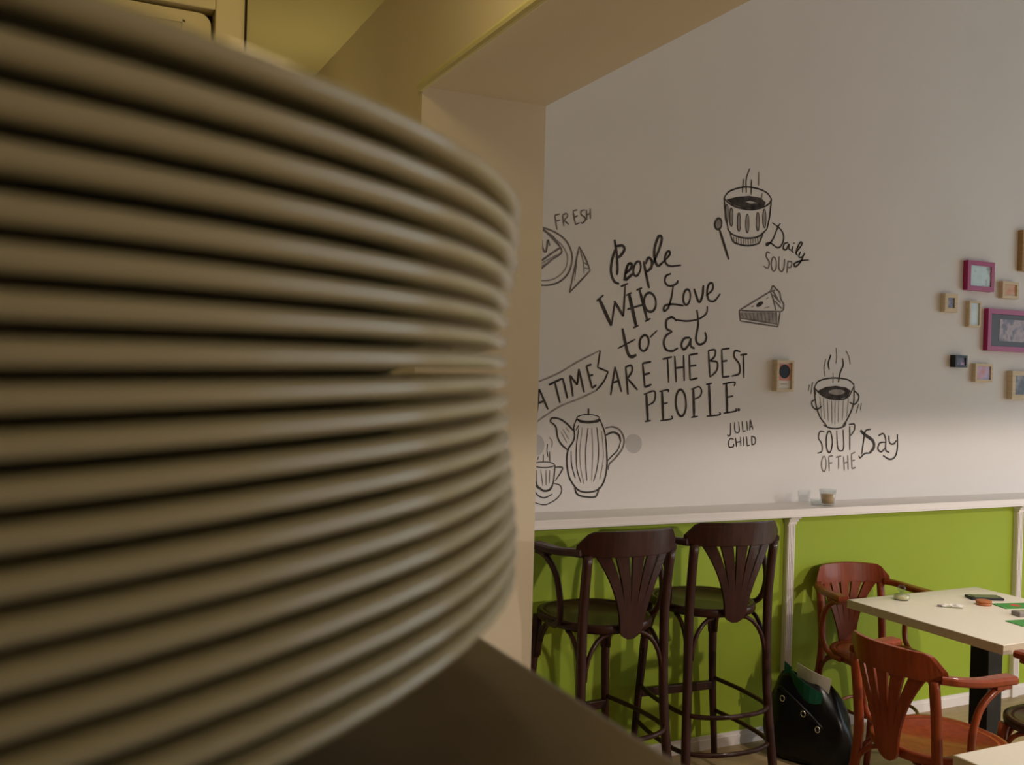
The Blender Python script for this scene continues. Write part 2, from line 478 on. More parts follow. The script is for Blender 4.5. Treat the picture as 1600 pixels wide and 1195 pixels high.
  ('ds',10.7,[(2410,1861),(2404,1844),(2394,1832),(2381,1828),(2370,1834),(2363,1847),(2362,1865),(2367,1882),(2378,1894),(2390,1898),(2402,1893),(2409,1879),(2410,1861)]),
 ],
 'word_eat': [
  ('ds',10.8,[(2557,1970),(2531,1985),(2502,1970),(2503,1934),(2534,1921)]),
  ('ds',10.8,[(2534,1921),(2502,1901),(2490,1870),(2504,1839),(2537,1833),(2568,1848)]),
  ('ds',10.9,[(2667,2026),(2676,1963),(2666,1895),(2682,1869),(2713,1878),(2724,1902),(2715,1927)]),
  ('ds',10.9,[(2633,1898),(2601,1892),(2586,1863),(2601,1842),(2626,1864),(2638,1894)]),
  ('ds',10.9,[(2637,1896),(2639,1860),(2660,1849)]),
  ('ds',8.3,[(2547,1975),(2612,1972),(2673,1983),(2719,2011),(2725,2046)]),
 ],
 'word_are': [
  ('dl',9.7,[(2220,1629),(2238,1753)]),
  ('dl',9.7,[(2238,1753),(2275,1644)]),
  ('dl',9.7,[(2224,1682),(2261,1693)]),
  ('dl',9.7,[(2293,1754),(2309,1633)]),
  ('ds',9.7,[(2291,1754),(2322,1761),(2326,1735),(2302,1702)]),
  ('dl',9.7,[(2306,1702),(2358,1654)]),
  ('dl',9.8,[(2381,1773),(2396,1667)]),
  ('dl',9.8,[(2381,1773),(2425,1782)]),
  ('dl',9.8,[(2388,1722),(2421,1731)]),
  ('dl',9.8,[(2396,1667),(2431,1680)]),
 ],
 'word_the': [
  ('dl',9.1,[(2486,1795),(2537,1807)]),
  ('dl',9.1,[(2513,1800),(2523,1690)]),
  ('dl',9.2,[(2552,1811),(2563,1693)]),
  ('dl',9.2,[(2600,1817),(2608,1700)]),
  ('dl',9.2,[(2557,1756),(2603,1763)]),
  ('dl',9.2,[(2631,1818),(2640,1705)]),
  ('dl',9.2,[(2631,1818),(2679,1827)]),
  ('dl',9.2,[(2636,1768),(2672,1773)]),
  ('dl',9.2,[(2640,1705),(2681,1715)]),
 ],
 'word_best': [
  ('dl',9.3,[(2738,1843),(2750,1720)]),
  ('ds',9.3,[(2738,1843),(2775,1846),(2773,1816),(2747,1795)]),
  ('ds',9.3,[(2747,1795),(2789,1790),(2787,1751),(2750,1720)]),
  ('dl',9.4,[(2813,1850),(2823,1722)]),
  ('dl',9.4,[(2813,1850),(2858,1858)]),
  ('dl',9.4,[(2817,1795),(2847,1800)]),
  ('dl',9.4,[(2823,1722),(2862,1727)]),
  ('ds',9.5,[(2922,1844),(2890,1846),(2887,1818),(2917,1785),(2919,1742),(2876,1728)]),
  ('dl',9.5,[(2921,1828),(2962,1834)]),
  ('dl',9.5,[(2940,1830),(2946,1721)]),
 ],
 'word_people': [
  ('dl',13.1,[(2405,1638),(2417,1517)]),
  ('dl',13.2,[(2488,1652),(2499,1520)]),
  ('dl',13.5,[(2659,1664),(2668,1537)]),
  ('dl',13.6,[(2746,1688),(2759,1542)]),
  ('dl',13.7,[(2845,1693),(2855,1558)]),
  ('ds',7.4,[(2391,1635),(2444,1651),(2453,1629),(2445,1602),(2412,1585)]),
  ('dl',7.4,[(2401,1514),(2433,1519)]),
  ('ds',7.4,[(2474,1649),(2520,1658),(2521,1647)]),
  ('dl',7.4,[(2493,1594),(2521,1599)]),
  ('ds',7.4,[(2483,1518),(2545,1527),(2544,1541)]),
  ('ds',7.6,[(2647,1662),(2689,1675),(2706,1656),(2696,1630),(2663,1617)]),
  ('dl',7.6,[(2651,1534),(2689,1539)]),
  ('dl',7.6,[(2730,1686),(2764,1693)]),
  ('ds',7.6,[(2738,1540),(2811,1547),(2811,1560)]),
  ('ds',7.7,[(2824,1690),(2891,1700),(2892,1681)]),
  ('dl',7.7,[(2851,1629),(2887,1636)]),
  ('ds',7.7,[(2834,1555),(2903,1565),(2903,1578)]),
  ('ds',10.9,[(2621,1601),(2620,1571),(2611,1548),(2597,1539),(2583,1547),(2571,1569),(2565,1598),(2566,1629),(2575,1651),(2588,1660),(2603,1652),(2615,1631),(2621,1601)]),
  ('df',0,[(2930,1572),(2929,1569),(2928,1567),(2925,1565),(2922,1565),(2918,1565),(2915,1567),(2914,1569),(2913,1572),(2913,1574),(2915,1577),(2918,1578),(2921,1579),(2924,1578),(2927,1577),(2929,1575)]),
 ],
 'word_julia': [
  ('ds',6,[(2876,1509),(2878,1464),(2870,1448),(2859,1455)]),
  ('ds',6,[(2900,1513),(2903,1473),(2918,1464),(2928,1474),(2923,1516)]),
  ('dl',6.1,[(2943,1518),(2950,1470)]),
  ('dl',6.1,[(2950,1470),(2966,1473)]),
  ('dl',6.1,[(2970,1519),(2977,1473)]),
  ('dl',6.1,[(2990,1474),(2991,1526)]),
  ('dl',6.1,[(2991,1526),(3009,1479)]),
  ('dl',6.1,[(2989,1492),(3006,1494)]),
 ],
 'word_child': [
  ('ds',6,[(2898,1433),(2877,1436),(2867,1416),(2874,1397),(2897,1398)]),
  ('dl',6,[(2897,1398),(2899,1412)]),
  ('dl',6,[(2908,1440),(2915,1397)]),
  ('dl',6,[(2937,1444),(2940,1401)]),
  ('dl',6,[(2912,1419),(2939,1422)]),
  ('dl',6.1,[(2954,1444),(2958,1401)]),
  ('dl',6.1,[(2972,1447),(2977,1402)]),
  ('dl',6.1,[(2977,1402),(2992,1405)]),
  ('dl',6.1,[(3002,1448),(3006,1405)]),
  ('ds',6.1,[(3002,1448),(3023,1439),(3024,1415),(3006,1405)]),
 ],
 'banner': [
  ('gs',7,[(1843,1672),(1956,1717),(2053,1771),(2159,1822)]),
  ('gs',7.2,[(2144,1646),(2067,1613),(1960,1572),(1844,1500)]),
  ('dl',8,[(2161,1822),(2150,1748)]),
  ('dl',8,[(2150,1748),(2204,1731)]),
  ('ds',8,[(2204,1731),(2182,1687),(2144,1646)]),
  ('dl',9.3,[(1860,1548),(1868,1649)]),
  ('dl',9.3,[(1868,1649),(1912,1564)]),
  ('dl',9.3,[(1863,1589),(1899,1601)]),
  ('dl',9.4,[(1913,1667),(1976,1696)]),
  ('dl',9.4,[(1941,1681),(1969,1592)]),
  ('dl',9.4,[(1979,1698),(2005,1612)]),
  ('dl',9.5,[(2032,1620),(2014,1711)]),
  ('dl',9.5,[(2014,1711),(2051,1670)]),
  ('dl',9.5,[(2051,1670),(2057,1739)]),
  ('dl',9.5,[(2057,1739),(2086,1639)]),
  ('dl',9.5,[(2094,1752),(2125,1658)]),
  ('dl',9.5,[(2094,1752),(2119,1761)]),
  ('dl',9.5,[(2105,1709),(2128,1716)]),
  ('dl',9.6,[(2125,1658),(2146,1672)]),
 ],
 'circle_a': [
  ('pf',0,[(1901,1412),(1898,1395),(1890,1381),(1878,1371),(1864,1368),(1849,1371),(1837,1381),(1828,1396),(1825,1413),(1827,1430),(1835,1444),(1847,1454),(1861,1457),(1876,1454),(1889,1444),(1897,1430)]),
 ],
 'circle_b': [
  ('pf',0,[(2389,1416),(2387,1399),(2378,1385),(2364,1376),(2348,1373),(2331,1376),(2317,1386),(2307,1400),(2303,1416),(2306,1432),(2315,1446),(2328,1456),(2345,1459),(2361,1455),(2376,1446),(2386,1432)]),
 ],
 'teapot': [
  ('dl',8.2,[(2110,1570),(2110,1543)]),
  ('ds',4.6,[(2166,1529),(2158,1522),(2138,1516),(2110,1514),(2082,1516),(2062,1521),(2054,1528),(2061,1535),(2081,1541),(2109,1543),(2137,1541),(2158,1536),(2166,1529)]),
  ('ds',9.1,[(2056,1523),(2075,1512),(2116,1509),(2157,1514),(2167,1523)]),
  ('ds',7.6,[(2054,1526),(2040,1490),(2045,1452),(2037,1424),(2016,1394),(2010,1346),(2022,1280),(2052,1234),(2082,1212),(2126,1207),(2167,1216),(2196,1248),(2210,1307),(2209,1369),(2196,1462),(2168,1524)]),
  ('ds',7.6,[(2037,1475),(2006,1503),(1971,1523),(1934,1527),(1924,1512)]),
  ('ds',7.5,[(1924,1512),(1952,1490),(1962,1447),(1980,1417),(2012,1391)]),
  ('ds',7.6,[(2052,1229),(2062,1204),(2085,1191),(2126,1185),(2156,1186),(2168,1203),(2175,1228)]),
  ('ms',7.2,[(2197,1485),(2236,1490),(2273,1475),(2295,1436),(2287,1394),(2252,1353),(2224,1328),(2217,1302)]),
  ('ds',9.3,[(2201,1454),(2237,1467),(2267,1454),(2278,1426)]),
  ('ds',5.7,[(2278,1426),(2264,1389),(2237,1364),(2215,1343)]),
  ('dl',4.6,[(2065,1498),(2050,1475)]),
  ('ds',4.6,[(2030,1386),(2035,1326),(2054,1269)]),
  ('ds',4.6,[(2064,1483),(2055,1396),(2061,1310),(2083,1248)]),
  ('ds',4.6,[(2110,1485),(2102,1396),(2105,1319),(2112,1258)]),
  ('ds',4.6,[(2155,1488),(2167,1385),(2161,1308),(2145,1252)]),
  ('gs',3.6,[(2082,1488),(2073,1386),(2080,1310),(2098,1243)]),
  ('gs',3.6,[(2129,1485),(2137,1385),(2136,1257)]),
  ('gs',3.6,[(2180,1472),(2192,1359),(2177,1262)]),
  ('gl',3.5,[(1978,1470),(2008,1422)]),
  ('gl',3.5,[(1987,1480),(2017,1437)]),
  ('gl',3.5,[(2001,1487),(2020,1467)]),
 ],
 'teacup': [
  ('ds',4.5,[(1951,1328),(1945,1322),(1926,1318),(1901,1317),(1876,1319),(1857,1324),(1850,1330),(1857,1336),(1875,1340),(1900,1341),(1926,1339),(1944,1334),(1951,1328)]),
  ('ds',5.5,[(1852,1323),(1860,1268),(1875,1238),(1901,1218),(1929,1221),(1947,1252),(1952,1297),(1954,1327)]),
  ('ds',5.5,[(1955,1317),(1974,1318),(1990,1315),(1985,1299),(1957,1260)]),
  ('ds',5.5,[(1838,1269),(1852,1256),(1873,1233),(1901,1220)]),
  ('ds',5.5,[(1839,1239),(1856,1221),(1879,1198),(1908,1189),(1944,1203)]),
  ('ds',9,[(1878,1236),(1901,1219),(1930,1222),(1945,1242)]),
  ('ds',4.5,[(1948,1249),(1979,1241),(1989,1215),(1970,1186),(1936,1167),(1903,1159),(1841,1176)]),
  ('ml',3.5,[(1865,1308),(1870,1243)]),
  ('ml',3.5,[(1886,1308),(1898,1240)]),
  ('ml',3.5,[(1911,1305),(1913,1242)]),
  ('ml',3.5,[(1929,1305),(1928,1249)]),
  ('dl',4,[(1873,1365),(1870,1350)]),
  ('dl',4,[(1896,1373),(1897,1343)]),
  ('ds',4,[(1915,1417),(1913,1390),(1918,1362)]),
  ('dl',4,[(1925,1385),(1928,1342)]),
  ('gs',3.5,[(1922,1447),(1937,1427),(1935,1402)]),
 ],
 'soup_cup': [
  ('df',0,[(3402,1669),(3453,1689),(3518,1696),(3585,1689),(3617,1673),(3598,1643),(3532,1629),(3455,1637)]),
  ('gf',0,[(3578,1666),(3574,1661),(3563,1656),(3546,1652),(3526,1651),(3505,1652),(3488,1655),(3477,1659),(3472,1664),(3476,1670),(3487,1674),(3504,1678),(3524,1679),(3545,1679),(3562,1676),(3574,1671)]),
  ('ds',7.4,[(3380,1687),(3409,1718),(3495,1734),(3594,1728),(3638,1704)]),
  ('ds',7.4,[(3380,1685),(3405,1663),(3455,1637),(3532,1628),(3598,1641),(3638,1696)]),
  ('ds',7.4,[(3380,1685),(3391,1607),(3421,1541),(3466,1498)]),
  ('ds',7.6,[(3638,1702),(3638,1610),(3607,1542),(3570,1495)]),
  ('ds',7.4,[(3444,1502),(3483,1488),(3537,1485),(3583,1498),(3593,1525)]),
  ('ds',7.6,[(3641,1673),(3670,1652),(3668,1627),(3644,1606),(3612,1614)]),
  ('ds',7.4,[(3391,1627),(3366,1615),(3373,1590),(3400,1578),(3431,1595)]),
  ('dl',11.5,[(3380,1687),(3386,1648)]),
  ('gl',4.1,[(3417,1644),(3432,1539)]),
  ('gl',4.1,[(3439,1634),(3451,1531)]),
  ('gl',4.1,[(3466,1626),(3476,1521)]),
  ('gl',4.2,[(3494,1623),(3500,1510)]),
  ('gl',4.2,[(3516,1621),(3519,1506)]),
  ('gl',4.2,[(3540,1621),(3540,1516)]),
  ('gl',4.2,[(3571,1627),(3567,1527)]),
  ('gl',4.2,[(3604,1636),(3596,1540)]),
  ('ds',8.3,[(3480,1850),(3465,1807),(3472,1774)]),
  ('ds',8.3,[(3555,1833),(3562,1801),(3543,1759),(3534,1713)]),
  ('ms',5,[(3511,1884),(3518,1841),(3514,1806)]),
  ('ms',5,[(3448,1827),(3438,1781),(3447,1740)]),
  ('ms',5,[(3578,1873),(3601,1836),(3608,1804)]),
  ('ml',5,[(3497,1759),(3499,1710)]),
  ('ml',4.9,[(3347,1698),(3342,1668)]),
  ('ml',4.9,[(3368,1712),(3358,1652)]),
  ('ml',5.1,[(3674,1609),(3657,1561)]),
  ('ml',5.1,[(3691,1612),(3685,1578)]),
 ],
 'soup_of_the_day': [
  ('ds',7.4,[(3451,1469),(3424,1469),(3415,1438),(3437,1409),(3439,1372),(3411,1363)]),
  ('ds',7.5,[(3532,1473),(3541,1392),(3562,1373),(3581,1391),(3573,1479)]),
  ('dl',7.6,[(3617,1496),(3622,1377)]),
  ('ds',7.6,[(3610,1505),(3648,1505),(3647,1475),(3622,1448)]),
  ('ds',8.3,[(3505,1419),(3503,1392),(3497,1373),(3487,1365),(3477,1373),(3469,1392),(3466,1419),(3467,1445),(3474,1465),(3483,1472),(3493,1465),(3501,1445),(3505,1419)]),
  ('ms',6.6,[(3470,1309),(3468,1291),(3463,1277),(3456,1272),(3448,1277),(3442,1291),(3439,1310),(3441,1328),(3446,1342),(3453,1347),(3461,1342),(3467,1328),(3470,1309)]),
  ('ml',6.6,[(3485,1346),(3491,1274)]),
  ('ml',6.6,[(3485,1346),(3512,1350)]),
  ('ml',6.6,[(3489,1313),(3509,1315)]),
  ('ml',6.7,[(3532,1342),(3567,1348)]),
  ('ml',6.7,[(3549,1346),(3552,1283)]),
  ('ml',6.7,[(3582,1345),(3590,1274)]),
  ('ml',6.7,[(3609,1351),(3615,1278)]),
  ('ml',6.7,[(3586,1312),(3613,1316)]),
  ('ml',6.7,[(3633,1357),(3640,1283)]),
  ('ml',6.7,[(3633,1357),(3659,1366)]),
  ('ml',6.7,[(3637,1322),(3657,1326)]),
  ('ml',6.7,[(3640,1283),(3665,1289)]),
  ('ds',16.9,[(3689,1475),(3724,1451),(3774,1424),(3784,1390),(3756,1360)]),
  ('ds',8.5,[(3756,1360),(3722,1358),(3694,1338),(3683,1347)]),
  ('ds',8.5,[(3760,1482),(3723,1471),(3713,1424),(3703,1355)]),
  ('ds',8.5,[(3813,1448),(3846,1458),(3864,1428),(3866,1376),(3891,1362)]),
  ('ds',8.6,[(3864,1415),(3825,1411),(3812,1381),(3836,1366),(3866,1388)]),
  ('ds',8.6,[(3885,1449),(3893,1411),(3921,1406),(3939,1423)]),
  ('ds',8.6,[(3945,1456),(3947,1380),(3931,1339),(3896,1327),(3849,1347)]),
 ],
}
# ------------------------------------------------------------------ the room
YW = 3.637          # face of the lettered wall
BX0, BX1 = 1.15, 1.635   # sides of the wall stub and of the beam above it
BZ = 2.70           # underside of the beam
struct('floor', B(-3, 7.5, -2.6, 6.8, -0.05, 0), 'floor', 'tan brown floor of the cafe', 'floor')
wb = struct('wall_back', B(BX1, 7.5, YW, YW + 0.15, 0, 4.3), 'wall', 'white wall with hand drawn food lettering')
obj('green_dado', B(BX1, 7.5, YW - 0.006, YW, 0, 1.088), 'green', wb)['label'] = 'lime green painted lower part of the wall'
struct('wall_stub', B(BX0, BX1, 3.19, 6.8, 0, BZ), 'cream_wall', 'cream wall stub carrying the beam beside the drawn wall')
struct('beam', B(BX0, BX1, -2.6, 6.8, BZ, 4.3), 'cream_wall', 'cream painted beam between bar ceiling and dining room', 'beam')
struct('trim_1', sweep(bmesh.new(), [(BX0 - 0.006, -2.6, BZ - 0.004), (BX0 - 0.006, 3.19, BZ - 0.004)], circ(0.017, 10)), 'yellow', 'thin yellow moulding along the lower edge of the beam', 'trim')
struct('ceiling', B(-3, BX0, -2.6, 6.8, 3.15, 3.25), 'yellow', 'yellowish ceiling above the bar', 'ceiling')
struct('ceiling_dining', B(BX1, 7.5, -2.6, YW, 4.3, 4.4), 'wall', 'high white ceiling of the dining room', 'ceiling')
struct('wall_bar', B(-3, BX0, 6.8, 6.9, 0, 3.15), 'cream_wall', 'cream end wall of the bar area')
struct('wall_left', B(-3.1, -3, -2.6, 6.8, 0, 3.15), 'cream_wall', 'cream side wall of the bar area')
struct('wall_front', B(-3, 7.5, -2.7, -2.6, 0, 4.3), 'cab', 'brown unseen wall facing the drawn wall, dark to cut bounced light')  # dark brown chosen to cut warm light bounced off this unseen wall
wr = bmesh.new()
box(wr, 7.5, 7.65, -2.6, -1.0, 0, 4.3); box(wr, 7.5, 7.65, 2.8, YW, 0, 4.3)
box(wr, 7.5, 7.65, -1.0, 2.8, 0, 0.5); box(wr, 7.5, 7.65, -1.0, 2.8, 3.0, 4.3)
struct('wall_right', wr, 'wall', 'white street side wall around the shop window')
w1 = bmesh.new()
for y in (-1.0, 0.24, 1.5, 2.74):
    box(w1, 7.54, 7.6, y, y + 0.06, 0.5, 3.0)
for z in (0.5, 2.3, 2.94):
    box(w1, 7.54, 7.6, -1.0, 2.8, z, z + 0.06)
struct('window_1', w1, 'ledge', 'white framed shop window of the dining room', 'window')
sk = bmesh.new()
for y0, z0, z1 in ((YW - 0.018, 0, 0.045), (YW - 0.013, 0.045, 0.062)):
    box(sk, BX1, 7.5, y0, YW - 0.006, z0, z1)
struct('baseboard_back', sk, 'ledge', 'white skirting board under the green dado', 'baseboard')

# the tall cupboard that closes the far end of the bar
cb = thing('tall_cupboard', (0, 3.0, 0), 0, 'cream tall cupboard with framed door reaching the yellow ceiling', 'cupboard')
fr = bmesh.new()
box(fr, 0.425, 0.515, 0.0, 0.5, 0, 3.14)
box(fr, -0.9, -0.8, 0.0, 0.5, 0, 3.14)
box(fr, -0.8, 0.425, 0.0, 0.5, 2.765, 3.14)
obj('frame', fr, 'door', cb, bevel=0.004)
obj('gap_shade_panel', B(-0.8, 0.425, 0.06, 0.5, 0, 2.765), 'gap', cb)  # near-black panel paints the shade in the gap round the door
obj('edge_strip', B(0.510, 0.5165, -0.004, 0.0, 0, 3.14), 'gap', cb)
dr = bmesh.new()
ol = [(-0.79, 0.02), (0.415, 0.02)] + [(0.415 - 0.035 + 0.035 * math.cos(a), 2.752 - 0.035 + 0.035 * math.sin(a)) for a in [i * math.pi / 12 for i in range(7)]] + [(-0.79, 2.758)]
f0 = [dr.verts.new((x, 0.012, z)) for x, z in ol]; f1 = [dr.verts.new((x, 0.055, z)) for x, z in ol]
dr.faces.new(f0); dr.faces.new(f1[::-1])
for i in range(len(ol)):
    j = (i + 1) % len(ol)
    dr.faces.new((f0[i], f0[j], f1[j], f1[i]))
dd = obj('door', dr, 'door', cb)
pn = bmesh.new()
for a in ((-0.7, 0.34, 0.006, 0.012, 2.715, 2.722), (-0.7, 0.34, 0.006, 0.012, 0.1, 0.107), (-0.7, -0.693, 0.006, 0.012, 0.1, 2.722), (0.333, 0.34, 0.006, 0.012, 0.1, 2.722)):
    box(pn, *a)
obj('panel_moulding', pn, 'door', dd)
kn = obj('knob', lathe([(0, -0.03), (0.014, -0.026), (0.016, -0.015), (0.006, -0.008), (0.006, 0.0)], 12), 'steel', dd)
kn.location = (0.37, 0.012, 1.05); kn.rotation_euler = (R(-90), 0, 0)

# ------------------------------------------------------------------ lamps
def pendant(loc, rim, power, angle, blend, label, color, top):
    t = thing('pendant_or_fill_lamp', loc, 0, label, 'lamp')
    obj('shade', lathe([(0.02, 0.16), (0.05, 0.155), (rim, 0.045), (rim - 0.004, 0.045), (0.046, 0.145), (0.02, 0.15)], 32), 'shade', t, True)
    obj('cord', tube([(0, 0, 0.15), (0, 0, top - loc[2])], 0.004, 6, smooth=0), 'black', t)
    obj('bulb', lathe([(0, 0.055), (0.02, 0.06), (0.03, 0.085), (0.02, 0.12), (0.012, 0.145)], 16), 'bulb', t, True)
    d = bpy.data.lights.new('pendant_or_fill_light', 'SPOT')
    d.energy, d.color, d.spot_size, d.spot_blend, d.shadow_soft_size = power, color, R(angle), blend, 0.05
    l = bpy.data.objects.new('pendant_or_fill_light', d)
    col.objects.link(l)
    l.parent = t
    l.location = (0, 0, 0.04)
    return t
WARM = (1.0, 0.845, 0.74)
pendant((3.7, -1.1, 1.91), 0.17, 390, 172.2, 0.06, 'black pendant lamp hanging low near the front wall', WARM, 4.3)
pendant((6.5, 0.2, 1.95), 0.17, 310, 170.4, 0.07, 'black pendant lamp hanging low by the shop window', WARM, 4.3)
pendant((3.6, 1.6, 3.11), 0.17, 235, 74, 0.3, 'added unseen black pendant lamp brightening the cafe tables', WARM, 4.3)  # added lamp, out of view, to brighten the table tops

def bar_or_fill_lamp(loc, power, label, wall_fill=False):
    bl = thing('bar_or_fill_lamp', loc, 0, label, 'lamp')
    if wall_fill:
        obj('bracket', tube([(0, 0, 0.085), (0.04, 0, 0.12), (BX0 - loc[0] - 0.01, 0, 0.11)], 0.008, 8), 'steel', bl, True)
        obj('wall_plate', B(BX0 - loc[0] - 0.012, BX0 - loc[0], -0.04, 0.04, 0.05, 0.17), 'steel', bl)
    else:
        obj('cord', tube([(0, 0, 0.09), (0, 0, 3.15 - loc[2])], 0.004, 6, smooth=0), 'black', bl)
    obj('collar', lathe([(0, 0.095), (0.025, 0.095), (0.03, 0.065), (0, 0.065)], 16), 'steel', bl)
    obj('globe', lathe([(0.062 * math.sin(math.pi * i / 12), -0.062 * math.cos(math.pi * i / 12)) for i in range(13)], 24), 'bulb', bl, True)
    d = bpy.data.lights.new('bar_or_fill_light', 'POINT')
    d.energy, d.color, d.shadow_soft_size = power, (1.0, 0.77, 0.38), 0.09
    l = bpy.data.objects.new('bar_or_fill_light', d)
    col.objects.link(l)
    l.parent = bl
bar_or_fill_lamp((-0.12, 0.22, 2.66), 11, 'round opal bar lamp hanging above the stacked plates')
bar_or_fill_lamp((0.62, 2.15, 2.98), 13, 'added unseen round opal lamp brightening the yellow ceiling')  # added lamp above the view, lifts the dark bar ceiling
bar_or_fill_lamp((1.00, 4.25, 2.35), 15, 'added hidden round opal lamp brightening the ceiling behind the tall cupboard', True)  # added lamp hidden behind the plates, evens out the ceiling light

# ------------------------------------------------------------------ plate stack on the cabinet
SX, SY = -0.06906, 0.20166
Z1, PT, GAP = 0.018588, 0.0030511, 0.00095
TOPZ = 1.646
EDGE = 0.0836
cbn = thing('bar_cabinet', (-0.35, 0.3, 0), 0, 'brown bar cabinet with the stack of cream plates on top', 'cabinet')
obj('top', B(-0.45, EDGE + 0.35, -0.75, 0.5, TOPZ - 0.03, TOPZ), 'counter', cbn, bevel=0.003)
obj('body', B(-0.44, EDGE + 0.34, -0.74, 0.49, 0.08, TOPZ - 0.03), 'cab', cbn)
obj('plinth', B(-0.42, EDGE + 0.31, -0.72, 0.47, 0, 0.08), 'black', cbn)
T = 0.00210
prof = [(0, -0.0118), (0.088, -0.0118), (0.104, -0.0105), (0.1325, 0.0013), (0.1350, 0.0016), (0.1460, 0.0016), (0.1470, T - 0.0001), (0.1484, T), (0.1493, T - 0.0002), (0.1499, T - 0.0006),
        (0.15, T / 2), (0.1499, 0.0006), (0.1493, 0.0002), (0.1484, 0), (0.1470, 0.0001), (0.1460, 0.0006), (0.1350, 0.0006), (0.1325, 0.0), (0.104, -0.0128), (0.088, -0.0142), (0.080, -0.0145), (0.074, -0.0142), (0, -0.0142)]
plate_mesh = None
dzk = [(0, 1.6), (1, 1.2), (2, 0.4), (3, 0.0), (5, -0.45), (8, -0.45), (11, -0.25), (13, -0.05), (15, 0.3), (17, 0.4), (18, 0.3), (19, 0.25)]
dxk = [(1, 0.3), (3, 0.1), (5, -1.2), (7, -1.6), (9, -1.5), (12, -0.6), (15, 0.3), (17, 1.1), (19, 1.0)]
def lerp(tab, k):
    for (a, va), (b, vb) in zip(tab, tab[1:]):
        if a <= k <= b:
            return va + (vb - va) * (k - a) / (b - a)
    return tab[0][1] if k < tab[0][0] else tab[-1][1]
ORD = ['', 'topmost', 'second', 'third', 'fourth', 'fifth', 'sixth', 'seventh', 'eighth', 'ninth', 'tenth', 'eleventh', 'twelfth', 'thirteenth',
       'fourteenth', 'fifteenth', 'sixteenth', 'seventeenth', 'eighteenth', 'lowest']
for k in range(1, 20):
    z = EYE.z + Z1 - (k - 1) * PT + lerp(dzk, k) * 0.001 + GAP / 2
    if plate_mesh is None:
        p = obj('dinner_plate', lathe(prof, 96), 'plate', None, True)
        plate_mesh = p.data
    else:
        p = bpy.data.objects.new('dinner_plate', plate_mesh)
        col.objects.link(p)
    p.location = (SX + lerp(dxk, k) * 0.001, SY, z)
    p.rotation_euler = (math.atan(-0.003945), -math.atan(0.02725), 0)
    lab = {1: 'topmost cream china plate of the tall stack on the cabinet', 19: 'lowest cream china plate of the tall stack, above the cabinet top'}.get(
        k, 'cream china plate, %s from the top of the tall stack' % ORD[k])
    tag(p, lab, 'plate', 'stacked plates on the bar cabinet')

# ------------------------------------------------------------------ wall counter with posts
wc = thing('wall_counter', (4.5, YW, 0), 0, 'long white ledge with slim fluted posts along the green dado', 'counter')
lx0, lx1 = BX1 - 4.5, 7.5 - 4.5
obj('ledge', B(lx0, lx1, -0.217, 0, 1.090, 1.129), 'ledge', wc, bevel=0.004)
obj('edge_moulding', B(lx0, lx1, -0.222, -0.217, 1.092, 1.100), 'ledge', wc)
for px in (3.235, 4.865, 6.495):
    x = px - 4.5
    ps = bmesh.new()
    box(ps, x - 0.023, x + 0.023, -0.030, -0.006, 0.0, 1.06)
    for q in (-0.016, -0.0055, 0.005, 0.0155):
        box(ps, x + q - 0.0035, x + q + 0.0035, -0.034, -0.030, 0.07, 1.02)
    po = obj('post', ps, 'ledge', wc)
    cp = bmesh.new()
    for w, dep, z0, z1 in ((0.026, 0.040, 1.025, 1.040), (0.030, 0.050, 1.040, 1.055), (0.034, 0.062, 1.055, 1.074), (0.037, 0.070, 1.074, 1.090)):
        box(cp, x - w, x + w, -dep, -0.006, z0, z1)
    obj('capital', cp, 'ledge', po, bevel=0.003)

# ------------------------------------------------------------------ drawings and lettering on the wall
def ribbon(bm, pts, w, y):
    n = len(pts)
    L = []
    for i in range(n):
        a, b = pts[max(i - 1, 0)], pts[min(i + 1, n - 1)]
        t = (b - a)
        t = t.normalized() if t.length > 1e-9 else Vector((1, 0))
        nn = Vector((-t.y, t.x))
        e = min(i, n - 1 - i) / max(n - 1, 1)
        k = w / 2 * (0.72 + 0.28 * min(1, e * 6))
        L.append((bm.verts.new((pts[i].x + nn.x * k, y, pts[i].y + nn.y * k)), bm.verts.new((pts[i].x - nn.x * k, y, pts[i].y - nn.y * k))))
    for (a, b), (c, d_) in zip(L, L[1:]):
        bm.faces.new((a, b, d_, c))

def draw(strokes, parent, base, ox, oz):
    """one mesh per tone of ink"""
    bms = {}
    count = {}
    for kd, w, P in strokes:
        count[kd[0] + (kd[1] == 'f') * 'f'] = count.get(kd[0] + (kd[1] == 'f') * 'f', 0) + 1
    for idx, (kd, w, P) in enumerate(strokes):
        tone, form = kd
        key = tone + ('f' if form == 'f' else '')
        if base is None and count[key] <= 14:
            key += '#%d' % idx
        if key not in bms:
            bms[key] = bmesh.new()
        bm = bms[key]
        pts = [Vector((x / 1000 - ox, z / 1000 - oz)) for x, z in P]
        pts = [q for q in pts if q.x + ox > BX1 + 0.003]
        if len(pts) < 2:
            continue
        y = -0.0012 - 0.00004 * (idx % 9)
        if form == 'f':
            bm.faces.new([bm.verts.new((q.x, -0.0008 - 0.00004 * (idx % 7), q.y)) for q in pts])
        else:
            ribbon(bm, catmull([(q.x, q.y) for q in pts], 6) if form == 's' else [pts[0].lerp(pts[-1], i / 4) for i in range(5)], w / 1000, y)
    nm = {'d': 'black_lines', 'm': 'grey_lines', 'g': 'light_grey_lines', 'p': 'pale_lines', 'df': 'black_fill', 'mf': 'grey_fill', 'gf': 'light_grey_fill', 'pf': 'pale_fill'}
    for k, bm in bms.items():
        if len(bm.faces):
            bm.normal_update()
            nk = k.split('#')[0]
            n_ = nm[nk]
            if '#' in k:
                n_ = n_.replace('lines', 'line')
            obj(base or n_, bm, 'ink_' + k[0], parent)
